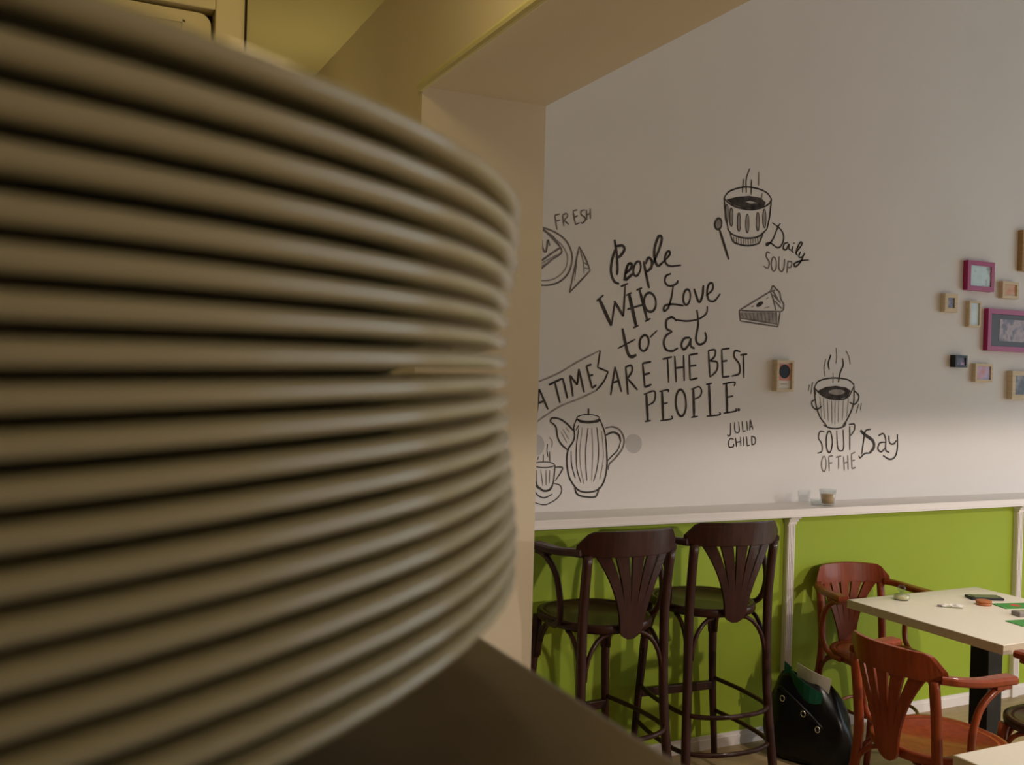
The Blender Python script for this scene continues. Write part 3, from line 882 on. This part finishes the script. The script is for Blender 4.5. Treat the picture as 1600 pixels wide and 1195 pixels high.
def centre(ss):
    X = [p[0] for s in ss for p in s[2]]; Z = [p[1] for s in ss for p in s[2]]
    return (min(X) + max(X)) / 2000, min(Z) / 1000
def drawing(name, keys, label, cat='drawing', words=False):
    ss = [s for k in keys for s in MURAL[k]]
    ox, oz = centre(ss)
    t = thing(name, (ox, YW, oz), 0, label, cat)
    for k in keys:
        draw(MURAL[k], t, 'word' if words else None, ox, oz)
drawing('quote_lettering', ['word_people_script', 'word_who', 'word_love', 'word_to', 'word_eat', 'word_are', 'word_the', 'word_best', 'word_people'],
        'large black hand lettered quote People Who Love to Eat Are the Best People', 'lettering', True)
drawing('quote_author_lettering', ['word_julia', 'word_child'], 'small two line author name in capitals under the large quote', 'lettering', True)
drawing('banner_drawing', ['banner'], 'drawn ribbon banner reading A TIME above the teapot')
drawing('fresh_lettering', ['fresh'], 'small grey lettering FRESH above the drawn sandwich', 'lettering', True)
drawing('sandwich_drawing', ['sandwich'], 'drawn sandwich on a round plate beside the wall stub')
drawing('napkin_drawing', ['napkin'], 'drawn folded triangular napkin beside the sandwich plate')
drawing('soup_bowl_drawing', ['cup'], 'drawn footed soup cup with leaf pattern and steam above Daily Soup')
drawing('spoon_drawing', ['spoon'], 'drawn spoon beside the footed soup cup')
drawing('daily_soup_lettering', ['daily_soup'], 'hand lettered words Daily SOUP under the footed cup', 'lettering', True)
drawing('pie_drawing', ['pie'], 'drawn slice of pie with crimped crust')
drawing('teapot_drawing', ['teapot'], 'large drawn ribbed teapot with long spout above the ledge')
drawing('teacup_drawing', ['teacup'], 'drawn ribbed teacup on a saucer with steam beside the teapot')
drawing('soup_mug_drawing', ['soup_cup'], 'drawn ribbed soup mug with two small handles and steam')
drawing('soup_of_the_day_lettering', ['soup_of_the_day'], 'hand lettered words SOUP OF THE Day under the ribbed mug', 'lettering', True)
drawing('grey_dot', ['circle_a'], 'pale grey painted dot above the drawn teacup', 'painted dot')
drawing('grey_dot', ['circle_b'], 'pale grey painted dot beside the teapot handle', 'painted dot')

# ------------------------------------------------------------------ pictures on the wall
def pic_mat(name, c1, c2, c3, scale=14.0):
    m = mat(name, c1, 0.35, 0.4, color2=c2, scale=scale)
    rp = [n for n in m.node_tree.nodes if n.type == 'VALTORGB'][0]
    e = rp.color_ramp.elements.new(0.5)
    e.color = (*c3, 1)
    rp.color_ramp.elements[0].position = 0.38
    rp.color_ramp.elements[2].position = 0.62
    return m
def picture(x0, x1, z0, z1, fm, border, depth, pm, label, group=None, mount=None, inner=None):
    cx, cz = (x0 + x1) / 2, (z0 + z1) / 2
    t = thing('picture_frame', (cx, YW, z0), 0, label, 'picture', group)
    w, h = (x1 - x0) / 2, (z1 - z0)
    f = bmesh.new()
    box(f, -w, -w + border, -depth, 0, 0, h); box(f, w - border, w, -depth, 0, 0, h)
    box(f, -w + border, w - border, -depth, 0, 0, border); box(f, -w + border, w - border, -depth, 0, h - border, h)
    obj('frame', f, fm, t)
    if inner is None:
        inner = border
    if mount:
        obj('mount', B(-w + border, w - border, -depth + 0.010, 0, border, h - border), mount, t)
        ix, iz0, iz1 = inner
        obj('print', B(-ix, ix, -depth + 0.0085, -depth + 0.010, iz0, iz1), pm, t)
    else:
        obj('print', B(-w + border, w - border, -depth + 0.006, -0.001, border, h - border), pm, t)
    return t
PG = 'framed pictures in a cluster on the white wall'
p = picture(3.118, 3.222, 1.662, 1.812, 'pine', 0.012, 0.032, mat('pink_print', (0.62, 0.27, 0.20), 0.5, 0.3, 0.05, 20), 'small pine framed card with a black dot on pink', None, 'wpaper', (0.036, 0.052, 0.132))
bd = obj('black_dot', lathe([(0.0, 0.0), (0.033, 0.0), (0.033, 0.001), (0, 0.001)], 32), mat('black_print', (0.012, 0.012, 0.018), 0.5, 0.3, 0.2, 20), p)
bd.location = (0, -0.0236, 0.096); bd.rotation_euler = (R(90), 0, 0)
tl = bmesh.new()
for i in range(6):
    box(tl, -0.022 + i * 0.0075, -0.018 + i * 0.0075, -0.0228, -0.022, 0.034, 0.038)
obj('caption', tl, 'ink_g', p)
picture(4.392, 4.598, 2.225, 2.383, 'magenta', 0.024, 0.030, pic_mat('painted_cyan_reflection', (0.45, 0.62, 0.64), (0.20, 0.18, 0.20), (0.55, 0.70, 0.74), 9), 'small magenta framed picture with pale cyan window reflections painted in', PG)  # cyan in the print is the window's reflection painted in
picture(4.672, 4.800, 2.198, 2.290, 'pine', 0.016, 0.026, pic_mat('orange_picture', (0.55, 0.20, 0.06), (0.42, 0.36, 0.22), (0.62, 0.30, 0.12), 30), 'small pine framed orange picture beside the small magenta frame', PG)
picture(4.228, 4.322, 2.099, 2.197, 'pine', 0.022, 0.030, pic_mat('blue_grey_picture', (0.10, 0.10, 0.17), (0.30, 0.29, 0.34), (0.18, 0.17, 0.25), 40), 'small pine framed dark blue print below the small magenta frame', PG)
picture(4.418, 4.506, 2.030, 2.168, 'pine', 0.010, 0.026, pic_mat('pale_blue_picture', (0.60, 0.68, 0.70), (0.48, 0.58, 0.62), (0.55, 0.64, 0.67), 20), 'narrow upright pine frame with a plain pale blue sheet', PG)
picture(4.560, 5.060, 1.908, 2.135, 'magenta', 0.026, 0.030, pic_mat('mauve_photo', (0.30, 0.22, 0.24), (0.12, 0.10, 0.14), (0.40, 0.30, 0.32), 18), 'large magenta framed mauve photograph with dark mount', PG, mat('dark_mount', (0.06, 0.045, 0.05), 0.4, 0.35, 0.1, 10), (0.15, 0.055, 0.175))
picture(4.313, 4.402, 1.811, 1.875, 'black', 0.012, 0.035, pic_mat('dark_violet_picture', (0.03, 0.02, 0.05), (0.45, 0.30, 0.45), (0.10, 0.06, 0.12), 25), 'tiny black box frame with a small bright spot', PG)
picture(4.478, 4.612, 1.737, 1.836, 'pine', 0.014, 0.026, pic_mat('red_blue_picture', (0.60, 0.16, 0.12), (0.22, 0.25, 0.50), (0.50, 0.35, 0.50), 12), 'small pine framed red and blue picture below the large magenta frame', PG)
picture(4.760, 4.960, 1.648, 1.803, 'pine', 0.026, 0.034, pic_mat('black_white_photo', (0.05, 0.045, 0.05), (0.28, 0.26, 0.27), (0.12, 0.11, 0.12), 16), 'pine framed black and white photograph, lowest of the picture cluster', PG)
picture(4.815, 5.045, 2.356, 2.580, 'oak', 0.024, 0.030, pic_mat('ochre_picture', (0.40, 0.28, 0.10), (0.25, 0.16, 0.06), (0.5, 0.38, 0.18), 10), 'tan oak framed ochre picture, highest of the picture cluster', PG)

# ------------------------------------------------------------------ bentwood chairs and bar stools
def seat_outline(rx, ry, n=36, e=2.5):
    out = []
    for i in range(n):
        a = 2 * math.pi * i / n
        c, s = math.cos(a), math.sin(a)
        x = rx * math.copysign(abs(c) ** (2 / e), c)
        y = ry * math.copysign(abs(s) ** (2 / e), s)
        out.append((x * (0.955 + 0.10 * (y / ry) * 0.5), y))
    return out

def build_chair(name, H, wood, seatm, label, cat, stool=False, group=None):
    KX = 1.0 if stool else 0.92
    t = thing(name, (0, 0, 0), 0, label, cat, group)
    def layer(k, z):
        return [(x * k, y * k, z) for x, y in seat_outline(0.218, 0.222)]
    obj('seat', loft([layer(0.90, H - 0.036), layer(0.985, H - 0.033), layer(1.0, H - 0.02), layer(1.0, H - 0.006), layer(0.985, H), layer(0.90, H), layer(0.885, H - 0.004)]), wood, t, True)
    pan = obj('seat_panel', loft([layer(0.892, H - 0.012), layer(0.892, H - 0.0035), layer(0.5, H - 0.007), layer(0.1, H - 0.008)]), seatm, t, True)
    up = Vector((0, 1, 0))
    sq = rect(0.036, 0.030, 0.28)
    # back posts run from the floor to the top rail
    for s in (-1, 1):
        foot = 0.03 if stool else 0.02
        pts = [(s * (0.186 + foot), -0.205 - foot - 0.015, 0), (s * 0.192, -0.208, H * 0.55), (s * 0.188 * KX, -0.200, H - 0.02), (s * 0.188 * KX, -0.210, H + 0.13), (s * 0.190 * KX, -0.228, H + 0.272)]
        obj('back_leg', tube(pts, sq, up=up), wood, t, True)
        pts = [(s * (0.165 + foot + 0.02), 0.165 + foot, 0), (s * (0.170 + foot / 2), 0.170 + foot / 2, H * 0.5), (s * 0.165, 0.163, H - 0.034)]
        obj('front_leg', tube(pts, rect(0.036, 0.036, 0.3), up=up, scales=(0.72, 1.05)), wood, t, True)
    # curved top rail
    rl = bmesh.new()
    N = 24
    ring = []
    for i in range(N + 1):
        u = -1 + 2 * i / N
        ang = u * 0.66
        x = 0.222 * KX * math.sin(ang) / math.sin(0.66)
        y = -0.285 + 0.085 * (1 - math.cos(ang)) / (1 - math.cos(0.66))
        c = max(0, (abs(u) - 0.80) / 0.20)
        ztop = H + 0.365 - 0.008 * u * u - 0.050 * c
        zbot = H + 0.262 + 0.006 * (1 - u * u)
        nrm = Vector((-math.sin(ang) * 0.9, -math.cos(ang), 0)).normalized() * -1
        lean = 0.012
        th = 0.011
        q = [Vector((x, y, zbot)), Vector((x, y - lean, ztop))]
        ring.append([rl.verts.new(q[0] - nrm * th), rl.verts.new(q[0] + nrm * th), rl.verts.new(q[1] + nrm * th * 0.9), rl.verts.new(q[1] - nrm * th * 0.9)])
    for a, b in zip(ring, ring[1:]):
        for j in range(4):
            rl.faces.new((a[j], a[(j + 1) % 4], b[(j + 1) % 4], b[j]))
    rl.faces.new(ring[0][::-1]); rl.faces.new(ring[-1])
    obj('top_rail', rl, wood, t, bevel=0.003)
    # arms and their bentwood supports
    for s in (-1, 1):
        path = catmull([(s * 0.206 * KX, -0.216, H + 0.280), (s * 0.222, -0.165, H + 0.276), (s * 0.239, -0.085, H + 0.270), (s * 0.244, 0.0, H + 0.270), (s * 0.246, 0.055, H + 0.270)], 5)
        n = len(path)
        sc = [(0.75 + 0.45 * min(1, max(0, (i / (n - 1) - 0.25) / 0.5)), 1.0) for i in range(n)]
        a = obj('armrest', sweep(bmesh.new(), path, rect(0.048, 0.028, 0.25), False, Vector((0, 0, 1)), sc), wood, t, bevel=0.002)
        obj('arm_pad', sweep(bmesh.new(), [Vector(q) - Vector((0, 0, 0.020)) for q in path[int(n * 0.62):n - 2]], rect(0.036, 0.018, 0.25)), wood, a)
        pts = [(s * 0.248, 0.025, H + 0.252), (s * 0.246, -0.03, H + 0.236), (s * 0.241, -0.088, H + 0.185), (s * 0.238, -0.118, H + 0.10), (s * 0.228, -0.105, H + 0.02), (s * 0.220, -0.06, H - 0.018), (s * 0.214, 0.0, H - 0.022)]
        obj('arm_support', tube(pts, 0.0125, 8, up=Vector((1, 0, 0))), wood, t, True)
    # fan splat: a tongue with five slats rising from it
    zb, zt = H - 0.050, H + 0.276
    def sx(v):
        return (0.0205 + 0.0495 * max(0, v - 0.12) ** 1.7 / 0.88 ** 1.7) * KX
    def yb(x, v):
        top = -0.279 + 0.085 * (1 - math.cos(min(1, abs(x) / 0.222 / KX) * 0.66)) / (1 - math.cos(0.66))
        return -0.2365 * (1 - v) + (top + 0.000) * v
    def slab(cols, th=0.0055):
        bm = bmesh.new()
        F, K = [], []
        for v, xs in cols:
            z = zb + (zt - zb) * v
            F.append([bm.verts.new((x, yb(x, v) + th, z)) for x in xs])
            K.append([bm.verts.new((x, yb(x, v) - th, z)) for x in xs])
        for G, fl in ((F, 1), (K, 0)):
            for a, b in zip(G, G[1:]):
                for i in range(len(a) - 1):
                    bm.faces.new((a[i], a[i + 1], b[i + 1], b[i]))
        n = len(F); m = len(F[0])
        for i in range(n - 1):
            bm.faces.new((F[i][0], F[i + 1][0], K[i + 1][0], K[i][0]))
            bm.faces.new((F[i][-1], F[i + 1][-1], K[i + 1][-1], K[i][-1]))
        for i in range(m - 1):
            bm.faces.new((F[0][i], F[0][i + 1], K[0][i + 1], K[0][i]))
            bm.faces.new((F[-1][i], F[-1][i + 1], K[-1][i + 1], K[-1][i]))
        return bm
    cols = []
    for i in range(13):
        v = 0.40 * i / 12
        hw = 2.5 * sx(v)
        if v < 0.14:
            hw *= math.sqrt(max(0.02, 1 - ((0.14 - v) / 0.145) ** 2)) * 0.92 + 0.08 * (v / 0.14)
        cols.append((v, [hw * q for q in (-1, -0.6, -0.2, 0.2, 0.6, 1)]))
    sp = obj('splat', slab(cols), wood, t)
    for i in (-2, -1, 0, 1, 2):
        cols = []
        for j in range(13):
            v = 0.40 + 0.60 * j / 12
            s_ = sx(v)
            w = s_ * (1 - 0.26 * ((v - 0.40) / 0.60) ** 0.8)
            cols.append((v, [i * s_ - w / 2, i * s_, i * s_ + w / 2]))
        obj('slat', slab(cols), wood, sp)
    # bentwood braces under the seat
    zl, zh = H - (0.20 if stool else 0.15), H - 0.040
    rb = 0.009
    def brace(a, b):
        a, b = Vector(a), Vector(b)
        pts = []
        for i in range(7):
            th = math.pi / 2 * i / 6
            pts.append((a.x + (b.x - a.x) * (1 - math.cos(th)), a.y + (b.y - a.y) * (1 - math.cos(th)), zl + (zh - zl) * math.sin(th)))
        obj('brace', sweep(bmesh.new(), pts, circ(rb, 7), False, Vector((0.31, 0.95, 0.05))), wood, t, True)
    for s in (-1, 1):
        brace((s * 0.175, -0.205, 0), (s * 0.065, -0.185, 0))
        brace((s * 0.188, -0.190, 0), (s * 0.175, -0.075, 0))
        brace((s * 0.172, 0.150, 0), (s * 0.170, 0.045, 0))
        brace((s * 0.155, 0.168, 0), (s * 0.045, 0.165, 0))
    if stool:
        for z, g in ((0.365, 0.0), (0.215, 0.006)):
            w = 0.198 + g + (0.365 - z) * 0.05
            pts = [(w - 0.01, 0.190, z), (w + 0.012, 0.0, z), (w, -0.19, z), (0.13, -0.262, z), (0, -0.285, z), (-0.13, -0.262, z), (-w, -0.19, z), (-w - 0.012, 0.0, z), (-w + 0.01, 0.190, z)]
            obj('stretcher_hoop', tube(pts, 0.010, 8), wood, t, True)
        obj('foot_bar', B(-0.185, 0.185, 0.170, 0.196, 0.315, 0.352), wood, t, bevel=0.004)
    else:
        z = 0.20
        obj('stretcher_hoop', tube([(0.17, 0.0, z), (0.12, 0.12, z), (0, 0.17, z), (-0.12, 0.12, z), (-0.17, 0.0, z), (-0.12, -0.12, z), (0, -0.17, z), (0.12, -0.12, z), (0.17, 0.0, z)], 0.008, 8, closed=True), wood, t, True)
    return t

st = build_chair('bar_stool', 0.78, 'dark', 'darkseat', 'dark brown bentwood bar stool with arms next to the wall stub', 'bar stool', True, 'bar stools at the wall ledge')
st.location = (1.970, 3.300, 0); st.rotation_euler = (0, 0, R(3))
s2 = copy_tree(st)
s2['label'] = 'dark brown bentwood bar stool with arms next to the white post'
s2.location = (2.537, 3.365, 0); s2.rotation_euler = (0, 0, R(-4))
ch = build_chair('armchair', 0.46, 'red', 'redseat', 'red brown bentwood armchair standing in front of the black bag', 'chair', False, 'bentwood armchairs around the square table')
ch.location = (2.885, 2.440, 0); ch.rotation_euler = (0, 0, R(-90))
c2 = copy_tree(ch)
c2['label'] = 'red brown bentwood armchair with its back to the green wall'
c2.location = (3.525, 3.315, 0); c2.rotation_euler = (0, 0, R(180 - 8))
c3 = copy_tree(ch)
c3['label'] = 'bentwood armchair tucked under the square table, seat darkened for shade'
c3.location = (3.49, 2.345, 0); c3.rotation_euler = (0, 0, 0)
for o in c3.children:
    if o.name.startswith('seat'):
        o.data = o.data.copy()
        o.data.materials[0] = M_['dark'] if not o.name.startswith('seat_panel') else M_['darkseat']  # darker seat materials stand in for the shade under the table

# ------------------------------------------------------------------ tables
def table(loc, w, d, label):
    t = thing('cafe_table', loc, 0, label, 'table')
    obj('table_top', B(-w / 2, w / 2, -d / 2, d / 2, 0.713, 0.750), 'table', t, bevel=0.002)
    e = bmesh.new()
    for a in ((-w / 2 - 0.002, w / 2 + 0.002, -d / 2 - 0.002, -d / 2), (-w / 2 - 0.002, w / 2 + 0.002, d / 2, d / 2 + 0.002), (-w / 2 - 0.002, -w / 2, -d / 2, d / 2), (w / 2, w / 2 + 0.002, -d / 2, d / 2)):
        box(e, *a, 0.7135, 0.7485)
    obj('edge_band', e, 'tedge', t)
    obj('column', B(-0.045, 0.045, -0.045, 0.045, 0.02, 0.700), 'black', t, bevel=0.004)
    obj('mounting_plate', B(-0.16, 0.16, -0.16, 0.16, 0.700, 0.713), 'black', t)
    obj('base_plate', B(-0.22, 0.22, -0.22, 0.22, 0, 0.02), 'black', t, bevel=0.004)
    return t
table((3.63, 2.832, 0), 0.815, 0.776, 'square cream cafe table with black column between the red armchairs')
table((2.545, 1.350, 0), 0.81, 0.81, 'square cream cafe table with nothing on its visible corner')

# ------------------------------------------------------------------ things on the square table and the ledge
TZ = 0.750
def glass_cup(name, loc, r0, r1, h, label, fill, fh, cat):
    t = thing(name, loc, 0, label, cat)
    obj('glass', lathe([(0, 0), (r0, 0), (r1, h), (r1 - 0.003, h), (r0 - 0.003, 0.008), (0, 0.008)], 24), 'glass', t, True)
    obj('filling', lathe([(0, 0.0085), (r0 - 0.004, 0.0085), (r0 - 0.0035 + (r1 - r0) * fh / h, fh), (0, fh)], 24), fill, t, True)
    return t
glass_cup('candle_glass', (3.345, 3.490, 1.129), 0.030, 0.040, 0.075, 'clear glass with beige candle wax on the white ledge', 'wax', 0.052, 'candle')
tb = thing('small_glass', (3.285, 3.500, 1.129), 0, 'small clear empty glass dish on the white ledge', 'glass')
obj('bowl', lathe([(0, 0), (0.022, 0), (0.030, 0.030), (0.0275, 0.030), (0.020, 0.004), (0, 0.004)], 24), 'glass', tb, True)
fl = thing('glass_flask', (3.455, 3.135, TZ), 0, 'small glass flask with yellow liquid and clear stopper on the table', 'bottle')
obj('flask', lathe([(0, 0), (0.030, 0), (0.036, 0.008), (0.034, 0.022), (0.012, 0.030), (0.010, 0.036), (0.0075, 0.036), (0.0095, 0.029), (0.031, 0.021), (0.033, 0.008), (0.028, 0.003), (0, 0.003)], 24), 'glass', fl, True)
obj('liquid', lathe([(0, 0.0035), (0.027, 0.0035), (0.032, 0.009), (0.030, 0.019), (0, 0.019)], 24), 'ywax', fl, True)
obj('stopper', lathe([(0, 0.034), (0.008, 0.034), (0.016, 0.042), (0.018, 0.054), (0.012, 0.064), (0, 0.066)], 16), thin_glass('grey_glass', (0.80, 0.83, 0.86)), fl, True)
ph = thing('mobile_phone', (3.845, 3.02, TZ), R(-25), 'dark slim mobile phone lying on the square table', 'phone')
obj('case', B(-0.075, 0.075, -0.036, 0.036, 0, 0.012), 'black', ph, bevel=0.005)
obj('screen', B(-0.055, 0.060, -0.031, 0.031, 0.012, 0.0128), mat('phone_screen', (0.09, 0.095, 0.11), 0.12, 0.6, 0.1, 30), ph)
obj('button', lathe([(0, 0.012), (0.006, 0.012), (0.006, 0.0132), (0, 0.0132)], 12), 'steel', ph).location = (-0.066, 0, 0)
ck = thing('small_tin', (3.735, 2.935, TZ), 0, 'small round orange brown tin beside the phone', 'tin')
obj('body', lathe([(0, 0), (0.030, 0), (0.032, 0.003), (0.032, 0.013), (0, 0.013)], 24), 'cookie', ck, True)
obj('lid', lathe([(0, 0.013), (0.033, 0.013), (0.033, 0.019), (0.030, 0.021), (0, 0.021)], 24), 'cookie', ck, True)
def card(loc, rz, label):
    c = thing('green_card', loc, rz, label, 'card', 'green cards on the square table')
    obj('sheet', B(-0.085, 0.085, -0.045, 0.045, 0, 0.003), 'card', c)
    m = bmesh.new()
    box(m, -0.030, 0.015, -0.018, 0.018, 0.003, 0.0035)
    obj('red_mark', lathe([(0, 0.003), (0.022, 0.003), (0.022, 0.0036), (0, 0.0036)], 16), 'redprint', c)
    m.free()
card((3.855, 2.870, TZ), R(-14), 'green card with red mark beside the phone and tin')
card((3.640, 2.640, TZ), R(-8), 'green card with red mark lying near the corner of the square table')
gb = thing('small_box', (3.735, 2.735, TZ), R(-10), 'small grey box between the two green cards', 'box')
obj('body', B(-0.05, 0.05, -0.025, 0.025, 0, 0.020), 'grey', gb, bevel=0.004)
obj('top_face', B(-0.042, 0.042, -0.019, 0.019, 0.020, 0.0212), 'steel', gb)
cl = thing('crumpled_wrapper', (3.552, 2.945, TZ), R(-40), 'small crumpled pale wrapper lying on the square table', 'wrapper')
random.seed(4)
wm = bmesh.new()
G = [[wm.verts.new((-0.045 + 0.09 * i / 6, (-0.013 + 0.026 * j / 3) * (1 - 0.3 * math.sin(i)), 0.003 + random.random() * 0.012)) for j in range(4)] for i in range(7)]
for i in range(6):
    for j in range(3):
        wm.faces.new((G[i][j], G[i + 1][j], G[i + 1][j + 1], G[i][j + 1]))
w_ = obj('foil', wm, 'wpaper', cl)
so = w_.modifiers.new('solid', 'SOLIDIFY'); so.thickness = 0.0015
obj('twist', B(-0.06, -0.043, -0.006, 0.006, 0.001, 0.008), 'grey', cl)

# ------------------------------------------------------------------ black bag on the floor
bgt = thing('black_bag', (3.135, 3.345, 0), R(-66), 'shiny black bag stuffed with green and white papers on the floor', 'bag')
random.seed(9)
secs = []
NN = 40
lev = [(0.0, 0.165, 0.075, 0.00), (0.02, 0.195, 0.095, 0.00), (0.08, 0.205, 0.105, 0.0), (0.15, 0.200, 0.104, 0.0), (0.22, 0.185, 0.095, -0.005), (0.29, 0.155, 0.078, -0.015), (0.345, 0.125, 0.055, -0.03), (0.375, 0.10, 0.040, -0.045), (0.370, 0.085, 0.030, -0.045), (0.33, 0.09, 0.035, -0.04)]
for z, a, b, ox in lev:
    ring = []
    for i in range(NN):
        th = 2 * math.pi * i / NN
        k = 1 + 0.05 * math.sin(5 * th + z * 20) + 0.035 * math.sin(9 * th - z * 31) + (0.02 * random.random() if z > 0.02 else 0)
        c, s = math.cos(th), math.sin(th)
        ring.append((ox + a * k * math.copysign(abs(c) ** 0.75, c), b * k * math.copysign(abs(s) ** 0.75, s), max(0, z + (0.012 * math.sin(3 * th + 1) if z > 0.25 else 0))))
    secs.append(ring)
body = obj('body', loft(secs), 'bag', bgt, True)
sb = body.modifiers.new('sub', 'SUBSURF'); sb.levels = 1; sb.render_levels = 1
for s in (-1, 1):
    obj('handle', tube([(-0.13, s * 0.05, 0.28), (-0.11, s * 0.085, 0.33), (-0.04, s * 0.10, 0.30), (0.05, s * 0.104, 0.24), (0.10, s * 0.09, 0.19)], 0.008, 8), 'bag', bgt, True)
for x, y, z in ((-0.085, -0.098, 0.285), (0.085, -0.108, 0.19), (0.02, -0.112, 0.245)):
    ring = [(x + 0.010 * math.cos(a), y - 0.004, z + 0.013 * math.sin(a)) for a in [2 * math.pi * i / 14 for i in range(14)]]
    obj('buckle', sweep(bmesh.new(), ring, circ(0.0025, 6), True, Vector((0, 1, 0))), 'steel', bgt, True)
def sheet(name, pts, m, bend):
    bm = bmesh.new()
    o0, o1, o2, o3 = [Vector(p) for p in pts]
    G = []
    for i in range(7):
        u = i / 6
        row = []
        for j in range(5):
            v = j / 4
            p = (o0.lerp(o1, u)).lerp(o3.lerp(o2, u), v)
            p.y += bend * math.sin(math.pi * u) * (0.4 + v)
            row.append(bm.verts.new(p))
        G.append(row)
    for i in range(6):
        for j in range(4):
            bm.faces.new((G[i][j], G[i + 1][j], G[i + 1][j + 1], G[i][j + 1]))
    o = obj(name, bm, m, bgt)
    s = o.modifiers.new('solid', 'SOLIDIFY'); s.thickness = 0.003
sheet('green_sheet', [(-0.075, -0.055, 0.25), (0.075, -0.072, 0.24), (0.085, -0.060, 0.335), (-0.080, -0.035, 0.405)], 'gpaper', -0.02)
sheet('white_sheet', [(-0.05, -0.02, 0.27), (0.09, -0.03, 0.27), (0.105, -0.02, 0.395), (-0.065, 0.0, 0.430)], 'wpaper', -0.01)
sheet('green_corner', [(-0.12, -0.02, 0.30), (-0.07, -0.03, 0.30), (-0.085, -0.01, 0.405), (-0.125, 0.0, 0.425)], 'gpaper', 0.0)
